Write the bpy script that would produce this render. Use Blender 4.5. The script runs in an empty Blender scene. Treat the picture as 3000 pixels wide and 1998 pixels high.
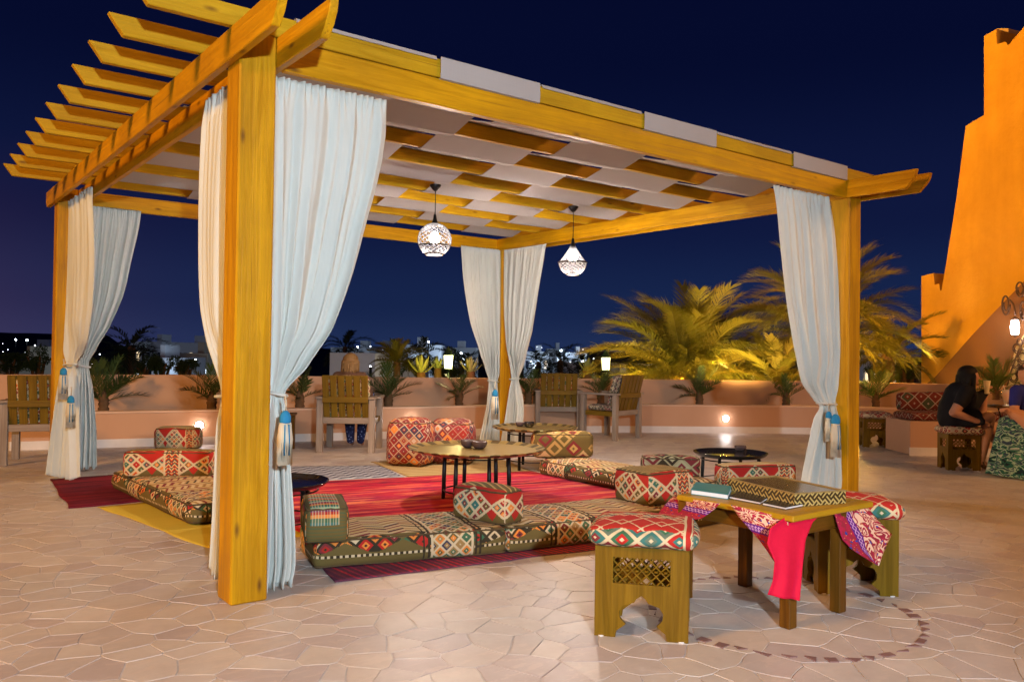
import bpy, bmesh, math, random
from math import sin, cos, pi, radians as rad
from mathutils import Vector, Matrix, noise as mnoise
random.seed(7)
SC = bpy.context.scene
COL = SC.collection

# ------------------------------------------------------------------ camera
CAM_O = Vector((-1.3851, -4.0399, 1.25))
FPX = 2428.87
PITCH, ROLL, YAW = rad(0.8354), rad(0.7753), rad(-37.4098)
FW = Vector((sin(-YAW) * cos(PITCH), cos(YAW) * cos(PITCH), sin(PITCH)))
RT = Vector((cos(YAW), sin(YAW), 0))
UP = RT.cross(FW)
cr, sr = cos(ROLL), sin(ROLL)
Rc = RT * cr + UP * sr
Uc = UP * cr - RT * sr
cam = bpy.data.cameras.new('camera')
cam.lens = FPX / 3000 * 36
cam.sensor_width = 36
cam.clip_start = 0.05
cam.clip_end = 2000
camo = bpy.data.objects.new('camera', cam)
COL.objects.link(camo)
camo.matrix_world = Matrix((
    (Rc.x, Uc.x, -FW.x, CAM_O.x), (Rc.y, Uc.y, -FW.y, CAM_O.y),
    (Rc.z, Uc.z, -FW.z, CAM_O.z), (0, 0, 0, 1)))
SC.camera = camo


def ray(x, y):
    u = (x * 1.27443 - 1500) / FPX
    v = (y * 1.27443 - 999) / FPX
    return FW + Rc * u - Uc * v


def at(x, y, dep):
    """world point seen in the photograph (2354 wide) at (x, y), dep metres away"""
    return CAM_O + ray(x, y) * dep


def on_ground(x, y, z=0.0):
    d = ray(x, y)
    return CAM_O + d * ((z - CAM_O.z) / d.z)


# ------------------------------------------------------------------ world: night sky
W = bpy.data.worlds.new("World")
SC.world = W
W.use_nodes = True
wn = W.node_tree
wn.nodes.clear()
wo = wn.nodes.new('ShaderNodeOutputWorld')
wb = wn.nodes.new('ShaderNodeBackground')
tc = wn.nodes.new('ShaderNodeTexCoord')
sp = wn.nodes.new('ShaderNodeSeparateXYZ')
wn.links.new(tc.outputs['Generated'], sp.inputs[0])
rp = wn.nodes.new('ShaderNodeValToRGB')
cr_ = rp.color_ramp
cr_.interpolation = 'EASE'
cr_.elements[0].position = 0.0
cr_.elements[0].color = (0.013, 0.026, 0.085, 1)
cr_.elements[1].position = 0.62
cr_.elements[1].color = (0.0006, 0.0013, 0.013, 1)
for p_, c_ in ((0.06, (0.0075, 0.0170, 0.066, 1)), (0.16, (0.0045, 0.0085, 0.044, 1)), (0.34, (0.0016, 0.0034, 0.024, 1))):
    e_ = cr_.elements.new(p_)
    e_.color = c_
mx = wn.nodes.new('ShaderNodeMath')
mx.operation = 'MAXIMUM'
mx.inputs[1].default_value = 0.0
wn.links.new(sp.outputs[2], mx.inputs[0])
wn.links.new(mx.outputs[0], rp.inputs[0])
# purple glow of the town low in the west (left of the view)
dt = wn.nodes.new('ShaderNodeVectorMath')
dt.operation = 'DOT_PRODUCT'
gl = Vector((-0.12, 0.99, 0.0)).normalized()
dt.inputs[1].default_value = gl
nz = wn.nodes.new('ShaderNodeVectorMath')
nz.operation = 'NORMALIZE'
wn.links.new(tc.outputs['Generated'], nz.inputs[0])
wn.links.new(nz.outputs[0], dt.inputs[0])
pw = wn.nodes.new('ShaderNodeMath')
pw.operation = 'POWER'
mx2 = wn.nodes.new('ShaderNodeMath')
mx2.operation = 'MAXIMUM'
mx2.inputs[1].default_value = 0.0
wn.links.new(dt.outputs['Value'], mx2.inputs[0])
wn.links.new(mx2.outputs[0], pw.inputs[0])
pw.inputs[1].default_value = 26.0
mw = wn.nodes.new('ShaderNodeMix')
mw.data_type = 'RGBA'
mw.blend_type = 'ADD'
lo = wn.nodes.new('ShaderNodeMapRange')
lo.inputs[1].default_value = 0.0
lo.inputs[2].default_value = 0.22
lo.inputs[3].default_value = 1.0
lo.inputs[4].default_value = 0.0
wn.links.new(mx.outputs[0], lo.inputs[0])
ml = wn.nodes.new('ShaderNodeMath')
ml.operation = 'MULTIPLY'
wn.links.new(pw.outputs[0], ml.inputs[0])
wn.links.new(lo.outputs[0], ml.inputs[1])
wn.links.new(ml.outputs[0], mw.inputs[0])
wn.links.new(rp.outputs[0], mw.inputs[6])
mw.inputs[7].default_value = (0.045, 0.012, 0.016, 1)
wn.links.new(mw.outputs[2], wb.inputs[0])
wb.inputs[1].default_value = 1.0
wn.links.new(wb.outputs[0], wo.inputs[0])

SC.view_settings.view_transform = 'Standard'
SC.view_settings.look = 'None'
SC.view_settings.exposure = 0.04
SC.view_settings.gamma = 1.0
SC.view_settings.use_curve_mapping = False
SC.cycles.use_denoising = True
SC.cycles.max_bounces = 6
SC.cycles.sample_clamp_indirect = 6
SC.cycles.caustics_reflective = False
SC.cycles.caustics_refractive = False


def lamp(name, kind, loc, energy, color, size=0.1, target=None, angle=None, blend=0.3):
    l = bpy.data.lights.new(name, kind)
    l.energy = energy
    l.color = color
    if kind in ('POINT', 'SPOT'):
        l.shadow_soft_size = size
    if kind == 'SPOT':
        l.spot_size = rad(angle)
        l.spot_blend = blend
    o = bpy.data.objects.new(name, l)
    COL.objects.link(o)
    o.location = loc
    if target is not None:
        o.rotation_euler = (Vector(target) - Vector(loc)).to_track_quat('-Z', 'Y').to_euler()
    return o


# an added warm fill, and lamps of the place that stand outside the frame (their shadows are in the photograph)
lamp('floodlight_white', 'SPOT', (-1.75, -6.4, 2.08), 2050, (0.72, 0.87, 1.0), 0.09, (2.0, 3.0, 0.9), 66, 0.35)
lamp('floodlight_sodium', 'POINT', (-11.0, -1.0, 7.0), 6200, (1.0, 0.50, 0.12), 1.2)
lamp('warm_fill', 'POINT', (11.5, -8.5, 6.0), 2800, (1.0, 0.46, 0.13), 1.5)  # unseen fill added to warm the floor on the right
lamp('tower_floodlight', 'SPOT', (9.5, 8.5, 8.0), 5600, (1.0, 0.45, 0.02), 0.3, (17.1, 2.8, 4.0), 80, 0.4)


# ------------------------------------------------------------------ shader expressions
class Ex:
    nt = None

    def __init__(s, v):
        s.v = v

    def __add__(a, b): return M('ADD', a, b)
    def __radd__(a, b): return M('ADD', b, a)
    def __sub__(a, b): return M('SUBTRACT', a, b)
    def __rsub__(a, b): return M('SUBTRACT', b, a)
    def __mul__(a, b): return M('MULTIPLY', a, b)
    def __rmul__(a, b): return M('MULTIPLY', b, a)
    def __truediv__(a, b): return M('DIVIDE', a, b)
    def __lt__(a, b): return M('LESS_THAN', a, b)
    def __gt__(a, b): return M('GREATER_THAN', a, b)


def put(sock, val):
    if isinstance(val, Ex):
        val = val.v
    if isinstance(val, (int, float)):
        sock.default_value = val
    elif isinstance(val, tuple):
        sock.default_value = val if len(val) == 4 else val + (1,)
    else:
        Ex.nt.links.new(val, sock)


def M(op, a, b=None, c=None):
    n = Ex.nt.nodes.new('ShaderNodeMath')
    n.operation = op
    put(n.inputs[0], a)
    if b is not None:
        put(n.inputs[1], b)
    if c is not None:
        put(n.inputs[2], c)
    return Ex(n.outputs[0])


def fr(a): return M('FRACT', a)
def fl(a): return M('FLOOR', a)
def ab(a): return M('ABSOLUTE', a)
def mn(a, b): return M('MINIMUM', a, b)
def mxx(a, b): return M('MAXIMUM', a, b)
def sn(a): return M('SINE', a)


def mixc(f, a, b):
    n = Ex.nt.nodes.new('ShaderNodeMix')
    n.data_type = 'RGBA'
    put(n.inputs[0], f)
    put(n.inputs[6], a)
    put(n.inputs[7], b)
    return Ex(n.outputs[2])


def comb(a, b, c=0.0):
    n = Ex.nt.nodes.new('ShaderNodeCombineXYZ')
    put(n.inputs[0], a)
    put(n.inputs[1], b)
    put(n.inputs[2], c)
    return Ex(n.outputs[0])


def rnd(a, b, c=0.0):
    n = Ex.nt.nodes.new('ShaderNodeTexWhiteNoise')
    n.noise_dimensions = '3D'
    put(n.inputs['Vector'], comb(a, b, c))
    return Ex(n.outputs['Value'])


def pal(f, cols, const=True):
    n = Ex.nt.nodes.new('ShaderNodeValToRGB')
    r = n.color_ramp
    r.interpolation = 'CONSTANT' if const else 'LINEAR'
    k = len(cols)
    while len(r.elements) < k:
        r.elements.new(0.5)
    for i, c in enumerate(cols):
        if len(c) == 2:
            r.elements[i].position, c = c
        else:
            r.elements[i].position = i / k if const else i / (k - 1)
        r.elements[i].color = c + (1,)
    put(n.inputs[0], f)
    return Ex(n.outputs[0])


def noise(vec, scale, detail=3, rough=0.5, dist=0.0, out='Fac'):
    n = Ex.nt.nodes.new('ShaderNodeTexNoise')
    n.inputs['Scale'].default_value = scale
    n.inputs['Detail'].default_value = detail
    n.inputs['Roughness'].default_value = rough
    n.inputs['Distortion'].default_value = dist
    put(n.inputs['Vector'], vec)
    return Ex(n.outputs[out])


def voro(vec, scale, feature='F1', out='Distance', rand=1.0):
    n = Ex.nt.nodes.new('ShaderNodeTexVoronoi')
    n.feature = feature
    n.inputs['Scale'].default_value = scale
    n.inputs['Randomness'].default_value = rand
    put(n.inputs['Vector'], vec)
    return Ex(n.outputs[out])


def coords(kind='Object'):
    return Ex(Ex.nt.nodes.new('ShaderNodeTexCoord').outputs[kind])


def mapv(vec, scale=(1, 1, 1), loc=(0, 0, 0), rot=(0, 0, 0)):
    n = Ex.nt.nodes.new('ShaderNodeMapping')
    n.inputs['Scale'].default_value = scale
    n.inputs['Location'].default_value = loc
    n.inputs['Rotation'].default_value = rot
    put(n.inputs['Vector'], vec)
    return Ex(n.outputs[0])


def xyz(vec):
    n = Ex.nt.nodes.new('ShaderNodeSeparateXYZ')
    put(n.inputs[0], vec)
    return [Ex(o) for o in n.outputs]


def attr(name):
    n = Ex.nt.nodes.new('ShaderNodeAttribute')
    n.attribute_name = name
    return Ex(n.outputs['Fac'])


def orand():
    return Ex(Ex.nt.nodes.new('ShaderNodeObjectInfo').outputs['Random'])


def mat(name, build):
    """build() returns dict(color, rough, bump=(height, strength, dist), metal, emit=(col, strength), ...)"""
    m = bpy.data.materials.new(name)
    m.use_nodes = True
    Ex.nt = m.node_tree
    nt = m.node_tree
    b = nt.nodes['Principled BSDF']
    d = build()
    put(b.inputs['Base Color'], d.get('color', (0.5, 0.5, 0.5)))
    put(b.inputs['Roughness'], d.get('rough', 0.6))
    put(b.inputs['Metallic'], d.get('metal', 0.0))
    b.inputs['Specular IOR Level'].default_value = d.get('spec', 0.5 if d.get('metal') else 0.22)
    if 'coat' in d:
        b.inputs['Coat Weight'].default_value = d['coat']
        b.inputs['Coat Roughness'].default_value = d.get('coatr', 0.2)
    if 'emit' in d:
        put(b.inputs['Emission Color'], d['emit'][0])
        put(b.inputs['Emission Strength'], d['emit'][1])
    if 'alpha' in d:
        put(b.inputs['Alpha'], d['alpha'])
    if 'trans' in d:
        b.inputs['Transmission Weight'].default_value = d['trans']
    if 'bump' in d:
        h, s, dd = d['bump']
        bn = nt.nodes.new('ShaderNodeBump')
        bn.inputs['Strength'].default_value = s
        bn.inputs['Distance'].default_value = dd
        put(bn.inputs['Height'], h)
        nt.links.new(bn.outputs[0], b.inputs['Normal'])
    if 'translucent' in d:
        tr = nt.nodes.new('ShaderNodeBsdfTranslucent')
        put(tr.inputs[0], d['translucent'][0])
        ms = nt.nodes.new('ShaderNodeMixShader')
        ms.inputs[0].default_value = d['translucent'][1]
        nt.links.new(b.outputs[0], ms.inputs[1])
        nt.links.new(tr.outputs[0], ms.inputs[2])
        nt.links.new(ms.outputs[0], nt.nodes['Material Output'].inputs[0])
    return m


def plain(name, col, rough=0.6, var=0.25, scale=8.0, bump=0.0, metal=0.0, **kw):
    def b():
        o = coords()
        n = noise(o, scale, 4, 0.6)
        d = dict(color=mixc(n, tuple(c * (1 - var) for c in col), tuple(min(1, c * (1 + var)) for c in col)), rough=rough, metal=metal)
        if bump:
            d['bump'] = (noise(o, scale * 6, 3, 0.6), bump, 0.01)
        d.update(kw)
        return d
    return mat(name, b)


def con(n, k=2.6):
    n_ = Ex.nt.nodes.new('ShaderNodeMapRange')
    put(n_.inputs[0], n)
    n_.inputs[1].default_value = 0.5 - 0.5 / k
    n_.inputs[2].default_value = 0.5 + 0.5 / k
    return Ex(n_.outputs[0])


def wood(name, c1, c2, rough=0.45, knots=True, dark=(0.10, 0.035, 0.008), shade_slope=1.0, g=1.0):
    """grain runs along the object's local X"""
    def b():
        o = coords()
        r = orand()
        ov = mapv(o, (1.0, 1.0, 1.0))
        n = Ex.nt.nodes.new('ShaderNodeVectorMath')
        n.operation = 'ADD'
        put(n.inputs[0], ov)
        put(n.inputs[1], comb(r * 17.0, r * 5.0, r * 9.0))
        p = Ex(n.outputs[0])
        gr = con(noise(mapv(p, (1.3 * g, 26 * g, 26 * g)), 1.0, 4, 0.65, 1.2))
        big = con(noise(mapv(p, (0.8, 7, 7)), 1.0, 3, 0.5), 2.2)
        col = mixc(gr, c1, c2)
        col = mixc(big * 0.45, col, tuple(0.62 * a for a in c1))
        stain = noise(p, 2.2, 4, 0.6)
        col = mixc(con(stain, 3.0) * 0.22, col, dark)
        if knots:
            kd = voro(mapv(p, (2.6, 7.5, 7.5)), 1.0)
            k = con(M('SUBTRACT', 0.62, kd * 1.6), 6.0)
            col = mixc(M('MULTIPLY', k, 0.85), col, dark)
            crk = noise(mapv(p, (0.7, 60, 60)), 1.0, 2, 0.5, 0.4)
            col = mixc(M('MULTIPLY', M('GREATER_THAN', crk, 0.70), 0.45), col, dark)
        return dict(color=col, rough=M('ADD', M('MULTIPLY', gr, 0.25), rough - 0.1), bump=(gr, 0.30, 0.004), spec=0.10 if rough >= 0.5 else 0.18)
    return mat(name, b)


# ------------------------------------------------------------------ object helpers
def tag(o, label=None, cat=None, group=None, kind=None):
    if label: o['label'] = label
    if cat: o['category'] = cat
    if group: o['group'] = group
    if kind: o['kind'] = kind
    return o


def empty(name, loc=(0, 0, 0), rz=0.0, label=None, cat=None, group=None, kind=None):
    o = bpy.data.objects.new(name, None)
    o.empty_display_size = 0.1
    COL.objects.link(o)
    o.location = loc
    o.rotation_euler = (0, 0, rz)
    return tag(o, label, cat, group, kind)


def copy_tree(o, parent=None):
    c = o.copy()
    COL.objects.link(c)
    c.parent = parent
    for ch in list(o.children):
        copy_tree(ch, c)
    return c


class MB:
    def __init__(s):
        s.bm = bmesh.new()
        s.uv = None

    def quad(s, *pts, mi=0):
        f = s.bm.faces.new([s.bm.verts.new(p) for p in pts])
        f.material_index = mi
        return f

    def box(s, c, d, rot=None, mi=0, bev=0.0):
        r = bmesh.ops.create_cube(s.bm, size=1.0)
        vs = r['verts']
        mt = Matrix.Translation(Vector(c)) @ (rot.to_4x4() if rot else Matrix.Identity(4)) @ Matrix.Diagonal((d[0], d[1], d[2], 1))
        bmesh.ops.transform(s.bm, matrix=mt, verts=vs)
        fs = set(f for v in vs for f in v.link_faces)
        for f in fs:
            f.material_index = mi
        if bev:
            es = list(set(e for v in vs for e in v.link_edges))
            bmesh.ops.bevel(s.bm, geom=es, offset=bev, segments=2, profile=0.6, affect='EDGES', material=mi)
        return s

    def prism(s, prof, w, axis='Y', off=0.0, bev=0.0, mi=0):
        """polygon prof (a, z) extruded by w along Y (centred on off)"""
        v1 = [s.bm.verts.new((a, off - w / 2, z)) for a, z in prof]
        v2 = [s.bm.verts.new((a, off + w / 2, z)) for a, z in prof]
        n = len(prof)
        fs = [s.bm.faces.new(v1), s.bm.faces.new(v2[::-1])]
        for i in range(n):
            fs.append(s.bm.faces.new((v1[(i + 1) % n], v1[i], v2[i], v2[(i + 1) % n])))
        for f in fs:
            f.material_index = mi
        if bev:
            es = list(set(e for v in v1 + v2 for e in v.link_edges))
            bmesh.ops.bevel(s.bm, geom=es, offset=bev, segments=1, affect='EDGES', material=mi)
        return s

    def tube(s, pts, r, seg=8, mi=0, caps=True):
        pts = [Vector(p) for p in pts]
        rs = r if isinstance(r, (list, tuple)) else [r] * len(pts)
        rings = []
        for i, p in enumerate(pts):
            t = (pts[min(i + 1, len(pts) - 1)] - pts[max(i - 1, 0)]).normalized()
            a = t.cross(Vector((0, 0, 1)))
            if a.length < 1e-3:
                a = Vector((1, 0, 0))
            a.normalize()
            b = t.cross(a).normalized()
            rings.append([s.bm.verts.new(p + (a * cos(2 * pi * k / seg) + b * sin(2 * pi * k / seg)) * rs[i]) for k in range(seg)])
        for i in range(len(rings) - 1):
            for k in range(seg):
                f = s.bm.faces.new((rings[i][k], rings[i][(k + 1) % seg], rings[i + 1][(k + 1) % seg], rings[i + 1][k]))
                f.material_index = mi
                f.smooth = True
        if caps:
            for rg in (rings[0][::-1], rings[-1]):
                f = s.bm.faces.new(rg)
                f.material_index = mi
        return s

    def lathe(s, prof, seg=24, c=(0, 0, 0), mi=0, smooth=True):
        rings = []
        for r, z in prof:
            if r < 1e-5:
                rings.append([s.bm.verts.new((c[0], c[1], c[2] + z))])
            else:
                rings.append([s.bm.verts.new((c[0] + r * cos(2 * pi * k / seg), c[1] + r * sin(2 * pi * k / seg), c[2] + z)) for k in range(seg)])
        for i in range(len(rings) - 1):
            A, B = rings[i], rings[i + 1]
            for k in range(seg):
                k2 = (k + 1) % seg
                if len(A) == 1 and len(B) == 1:
                    continue
                if len(A) == 1:
                    vs = (A[0], B[k2], B[k])
                elif len(B) == 1:
                    vs = (A[k], A[k2], B[0])
                else:
                    vs = (A[k], A[k2], B[k2], B[k])
                f = s.bm.faces.new(vs)
                f.material_index = mi
                f.smooth = smooth
        return s

    def build(s, name, m, parent=None, loc=None, rot=None, smooth=False, recalc=True):
        if recalc:
            bmesh.ops.recalc_face_normals(s.bm, faces=s.bm.faces[:])
        me = bpy.data.meshes.new(name)
        s.bm.to_mesh(me)
        s.bm.free()
        for mm in (m if isinstance(m, (list, tuple)) else [m]):
            me.materials.append(mm)
        if smooth:
            for p in me.polygons:
                p.use_smooth = True
        return link(name, me, parent, loc, rot)


def link(name, me, parent=None, loc=None, rot=None):
    o = bpy.data.objects.new(name, me)
    COL.objects.link(o)
    o.parent = parent
    if loc is not None:
        o.location = loc
    if rot is not None:
        o.rotation_euler = rot
    return o


def meshobj(name, verts, faces, m, parent=None, loc=None, rot=None, smooth=False):
    me = bpy.data.meshes.new(name)
    me.from_pydata(verts, [], faces)
    me.materials.append(m)
    if smooth:
        for p in me.polygons:
            p.use_smooth = True
    me.update()
    return link(name, me, parent, loc, rot)


def board(name, p0, p1, w, h, m, parent, prof=None, bev=0.004):
    """board from p0 to p1 (points on its bottom centre line), local X along it so that the grain follows"""
    p0, p1 = Vector(p0), Vector(p1)
    d = p1 - p0
    L = d.length
    b = MB()
    pr = prof(L) if prof else [(0, 0), (L, 0), (L, h), (0, h)]
    b.prism(pr, w, bev=bev)
    o = b.build(name, m, parent)
    x = d.normalized()
    z = Vector((0, 0, 1)) if abs(x.z) < 0.9 else Vector((0, -1, 0))
    y = z.cross(x).normalized()
    z = x.cross(y)
    o.matrix_local = Matrix(((x.x, y.x, z.x, p0.x), (x.y, y.y, z.y, p0.y), (x.z, y.z, z.z, p0.z), (0, 0, 0, 1)))
    return o


def interp(tab, z):
    """tab: list of (z, value) from top to bottom; smooth interpolation"""
    if z >= tab[0][0]: return tab[0][1]
    if z <= tab[-1][0]: return tab[-1][1]
    for i in range(len(tab) - 1):
        if tab[i][0] >= z >= tab[i + 1][0]:
            z1, z2 = tab[i][0], tab[i + 1][0]
            t = (z1 - z) / max(1e-6, z1 - z2)
            p0 = tab[max(i - 1, 0)][1]; p1 = tab[i][1]; p2 = tab[i + 1][1]; p3 = tab[min(i + 2, len(tab) - 1)][1]
            m1 = (p2 - p0) * 0.5 if i > 0 else (p2 - p1)
            m2 = (p3 - p1) * 0.5 if i + 2 < len(tab) else (p2 - p1)
            lim = abs(p2 - p1) * 1.5 + 1e-6
            m1 = max(-lim, min(lim, m1)); m2 = max(-lim, min(lim, m2))
            t2, t3 = t * t, t * t * t
            return (2 * t3 - 3 * t2 + 1) * p1 + (t3 - 2 * t2 + t) * m1 + (-2 * t3 + 3 * t2) * p2 + (t3 - t2) * m2
    return tab[-1][1]

# ------------------------------------------------------------------ materials
WOOD = wood('stained_pine', (0.43, 0.20, 0.0015), (0.70, 0.355, 0.003), 0.48)
WOOD_OLD = wood('weathered_pine', (0.44, 0.24, 0.006), (0.60, 0.36, 0.014), 0.5)
STOOLW = wood('stool_oak', (0.14, 0.070, 0.003), (0.28, 0.150, 0.008), 0.5, knots=False)
TABLEW = wood('table_wood', (0.085, 0.030, 0.002), (0.19, 0.078, 0.005), 0.4, knots=False)
TOPW = wood('table_top_wood', (0.46, 0.24, 0.008), (0.58, 0.33, 0.015), 0.35, knots=False)
CHAIRW = wood('chair_teak', (0.12, 0.068, 0.006), (0.23, 0.135, 0.014), 0.5, knots=False)
CHAIRL = wood('chair_frame_wood', (0.25, 0.19, 0.14), (0.38, 0.31, 0.26), 0.5, knots=False)
PLASTER = plain('terrace_plaster', (0.54, 0.31, 0.19), 0.85, 0.10, 1.2, 0.10)
def _tower():
    o = Ex(Ex.nt.nodes.new('ShaderNodeNewGeometry').outputs['Position'])
    a = con(noise(o, 0.55, 5, 0.65, 0.4), 2.4)
    s = con(noise(mapv(o, (2.2, 2.2, 0.25)), 1.0, 4, 0.6), 2.5)
    g = noise(o, 9.0, 4, 0.7)
    c = mixc(a, (0.44, 0.235, 0.04), (0.62, 0.345, 0.06))
    c = mixc(s * 0.35, c, (0.30, 0.15, 0.03))
    return dict(color=c, rough=0.9, bump=(g, 0.9, 0.03))


PLASTER_T = mat('tower_plaster', _tower)
SHADE_BROWN = plain('tower_shade_brown', (0.15, 0.068, 0.028), 0.85, 0.12, 0.8, 0.2)  # brown holds the shade across the tower's foot
SKIRT = plain('marble_skirting', (0.72, 0.66, 0.62), 0.35, 0.15, 5.0)
SOIL = plain('planter_soil', (0.05, 0.032, 0.02), 0.95, 0.5, 14.0, 0.8)
METAL_B = plain('black_iron', (0.012, 0.012, 0.014), 0.35, 0.3, 10.0, metal=0.6)
METAL_D = plain('dark_bronze', (0.05, 0.035, 0.022), 0.35, 0.3, 20.0, metal=0.8)
WHITE_M = plain('white_lattice', (0.42, 0.40, 0.40), 0.4, 0.1, 10.0)


def _floor_col():
    t = attr('tone')
    o = coords()
    n = noise(o, 5.0, 5, 0.65, 0.4)
    vein = noise(mapv(Ex(Ex.nt.nodes.new('ShaderNodeNewGeometry').outputs['Position']), (3, 9, 3), rot=(0, 0, 0.5)), 1.6, 5, 0.7, 1.5)
    c = pal(t, [(0.54, 0.465, 0.42), (0.57, 0.495, 0.435), (0.51, 0.435, 0.40), (0.59, 0.51, 0.44), (0.55, 0.475, 0.43), (0.47, 0.39, 0.375), (0.56, 0.465, 0.39), (0.61, 0.535, 0.48)], True)
    dirt = con(noise(Ex(Ex.nt.nodes.new('ShaderNodeNewGeometry').outputs['Position']), 0.9, 5, 0.65, 0.5), 2.4)
    c = mixc(con(n, 2.5) * 0.42, c, (0.37, 0.285, 0.245))
    c = mixc(dirt * 0.26, c, (0.34, 0.27, 0.24))
    c = mixc(M('MULTIPLY', M('GREATER_THAN', vein, 0.56), 0.28), c, (0.62, 0.50, 0.42))
    rr = M('ADD', 0.33, n * 0.24)
    return dict(color=c, rough=rr, bump=(vein, 0.14, 0.004), spec=0.45)


STONE = mat('marble_paving', _floor_col)


def _ring_col():
    o = coords()
    n = noise(o, 9.0, 4, 0.6)
    return dict(color=mixc(n, (0.16, 0.085, 0.08), (0.27, 0.16, 0.15)), rough=0.35)


RINGM = mat('dark_red_marble', _ring_col)


def _grout():
    o = coords()
    n = noise(o, 7.0, 5, 0.7)
    g2 = con(noise(o, 2.3, 4, 0.7), 3.0)
    return dict(color=mixc(g2, mixc(n, (0.38, 0.32, 0.28), (0.48, 0.41, 0.37)), mixc(n, (0.60, 0.54, 0.51), (0.78, 0.72, 0.69))), rough=0.6, bump=(n, 0.2, 0.003))


GROUT = mat('grout', _grout)


def cloth(name, col, tl=0.35):
    def b():
        o = coords()
        w = noise(mapv(o, (120, 120, 6)), 1.0, 2, 0.5)
        s = noise(o, 2.5, 3, 0.5)
        c = mixc(s, tuple(a * 0.9 for a in col), tuple(min(1, a * 1.06) for a in col))
        c = mixc(w * 0.25, c, tuple(a * 0.7 for a in col))
        return dict(color=c, rough=0.9, bump=(w, 0.08, 0.002), translucent=(c, tl), sheen=0.2)
    return mat(name, b)


CURTAIN = cloth('curtain_linen', (0.74, 0.76, 0.71), 0.25)
CANOPY = cloth('canopy_canvas', (0.40, 0.375, 0.37), 0.10)
ROPE = cloth('tassel_cord', (0.62, 0.55, 0.42), 0.1)
BLUE = plain('blue_wool', (0.02, 0.19, 0.38), 0.8, 0.2, 60.0)


def emis(name, col, st, base=(0.8, 0.8, 0.8)):
    return mat(name, lambda: dict(color=base, emit=(col, st), rough=0.4))


BULB = emis('bulb_glow', (1.0, 0.93, 0.90), 40.0)
SPOTG = emis('spot_lens', (1.0, 0.93, 0.92), 60.0)

# ------------------------------------------------------------------ terrace floor with crazy paving
WALL_F = [(-6.5, 9.3), (-3.0, 8.3), (0.8, 7.3), (4.4, 6.5), (7.6, 5.85), (9.3, 4.72), (10.6, 3.85), (11.9, 2.7), (12.3, 1.4), (12.5, -0.4), (12.6, -3.0)]


def inside(x, y):
    # terrace side of the wall polyline
    for i in range(len(WALL_F) - 1):
        a, b = WALL_F[i], WALL_F[i + 1]
        if a[0] <= x <= b[0]:
            if y > a[1] + (b[1] - a[1]) * (x - a[0]) / (b[0] - a[0]) + 0.15:
                return False
    return x < 12.75


b = MB()
fl_pts = [(-7, -9), (14, -9), (14, 9.6), (-7, 9.6)]
b.box((3.5, 0.3, -0.1535), (21, 18.6, 0.3))
floor = b.build('terrace_floor', GROUT)
tag(floor, 'polished crazy paving of pinkish marble across the roof terrace', None, None, 'structure')

CS = 0.160
seeds = {}
for i in range(-44, 85):
    for j in range(-44, 64):
        x = (i + 0.5 + random.uniform(-0.46, 0.46)) * CS
        y = (j + 0.5 + random.uniform(-0.46, 0.46)) * CS
        if random.random() > 0.22:
            seeds[(i, j)] = (x, y)
HF = Vector((FW.x, FW.y)).normalized()
cells = []
RC = (2.16, -1.61)
for (i, j), (x, y) in seeds.items():
    if abs(i) > 83 or j > 62 or not inside(x, y):
        continue
    rel = Vector((x - CAM_O.x, y - CAM_O.y))
    dep = rel.dot(HF)
    lat = rel.dot(Vector((RT.x, RT.y)))
    if dep < 1.2 or abs(lat) > 0.74 * dep + 1.0:
        continue
    poly = [(x - .5, y - .5), (x + .5, y - .5), (x + .5, y + .5), (x - .5, y + .5)]
    nb = []
    for a in range(-3, 4):
        for c in range(-3, 4):
            if (a or c) and (i + a, j + c) in seeds:
                nb.append(seeds[(i + a, j + c)])
    nb.sort(key=lambda q: (q[0] - x) ** 2 + (q[1] - y) ** 2)
    gap = random.uniform(0.0015, 0.0045)
    for (qx, qy) in nb:
        dx, dy = qx - x, qy - y
        L = math.hypot(dx, dy)
        nx, ny = dx / L, dy / L
        lim = L / 2 - gap
        out = []
        for k in range(len(poly)):
            p, q = poly[k], poly[(k + 1) % len(poly)]
            dp = (p[0] - x) * nx + (p[1] - y) * ny - lim
            dq = (q[0] - x) * nx + (q[1] - y) * ny - lim
            if dp <= 0: out.append(p)
            if dp * dq < 0:
                t = dp / (dp - dq)
                out.append((p[0] + (q[0] - p[0]) * t, p[1] + (q[1] - p[1]) * t))
        poly = out
        if len(poly) < 3: break
    # merge tiny edges
    pp = []
    for p in poly:
        if not pp or math.hypot(p[0] - pp[-1][0], p[1] - pp[-1][1]) > 0.012:
            pp.append(p)
    if len(pp) >= 3:
        if dep < 8.5:      # hand-broken, wobbling edges
            q2 = []
            for k in range(len(pp)):
                p, q = pp[k], pp[(k + 1) % len(pp)]
                m_ = max(1, min(3, int(math.hypot(q[0] - p[0], q[1] - p[1]) / 0.05)))
                for s_ in range(m_):
                    t = s_ / m_
                    wx, wy = p[0] + (q[0] - p[0]) * t, p[1] + (q[1] - p[1]) * t
                    nv = mnoise.noise_vector(Vector((wx * 13, wy * 13, 0.5)))
                    q2.append((wx + nv.x * 0.011, wy + nv.y * 0.011))
            pp = q2
        cells.append((dep, x, y, pp))
cells.sort(key=lambda c: c[0])


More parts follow.
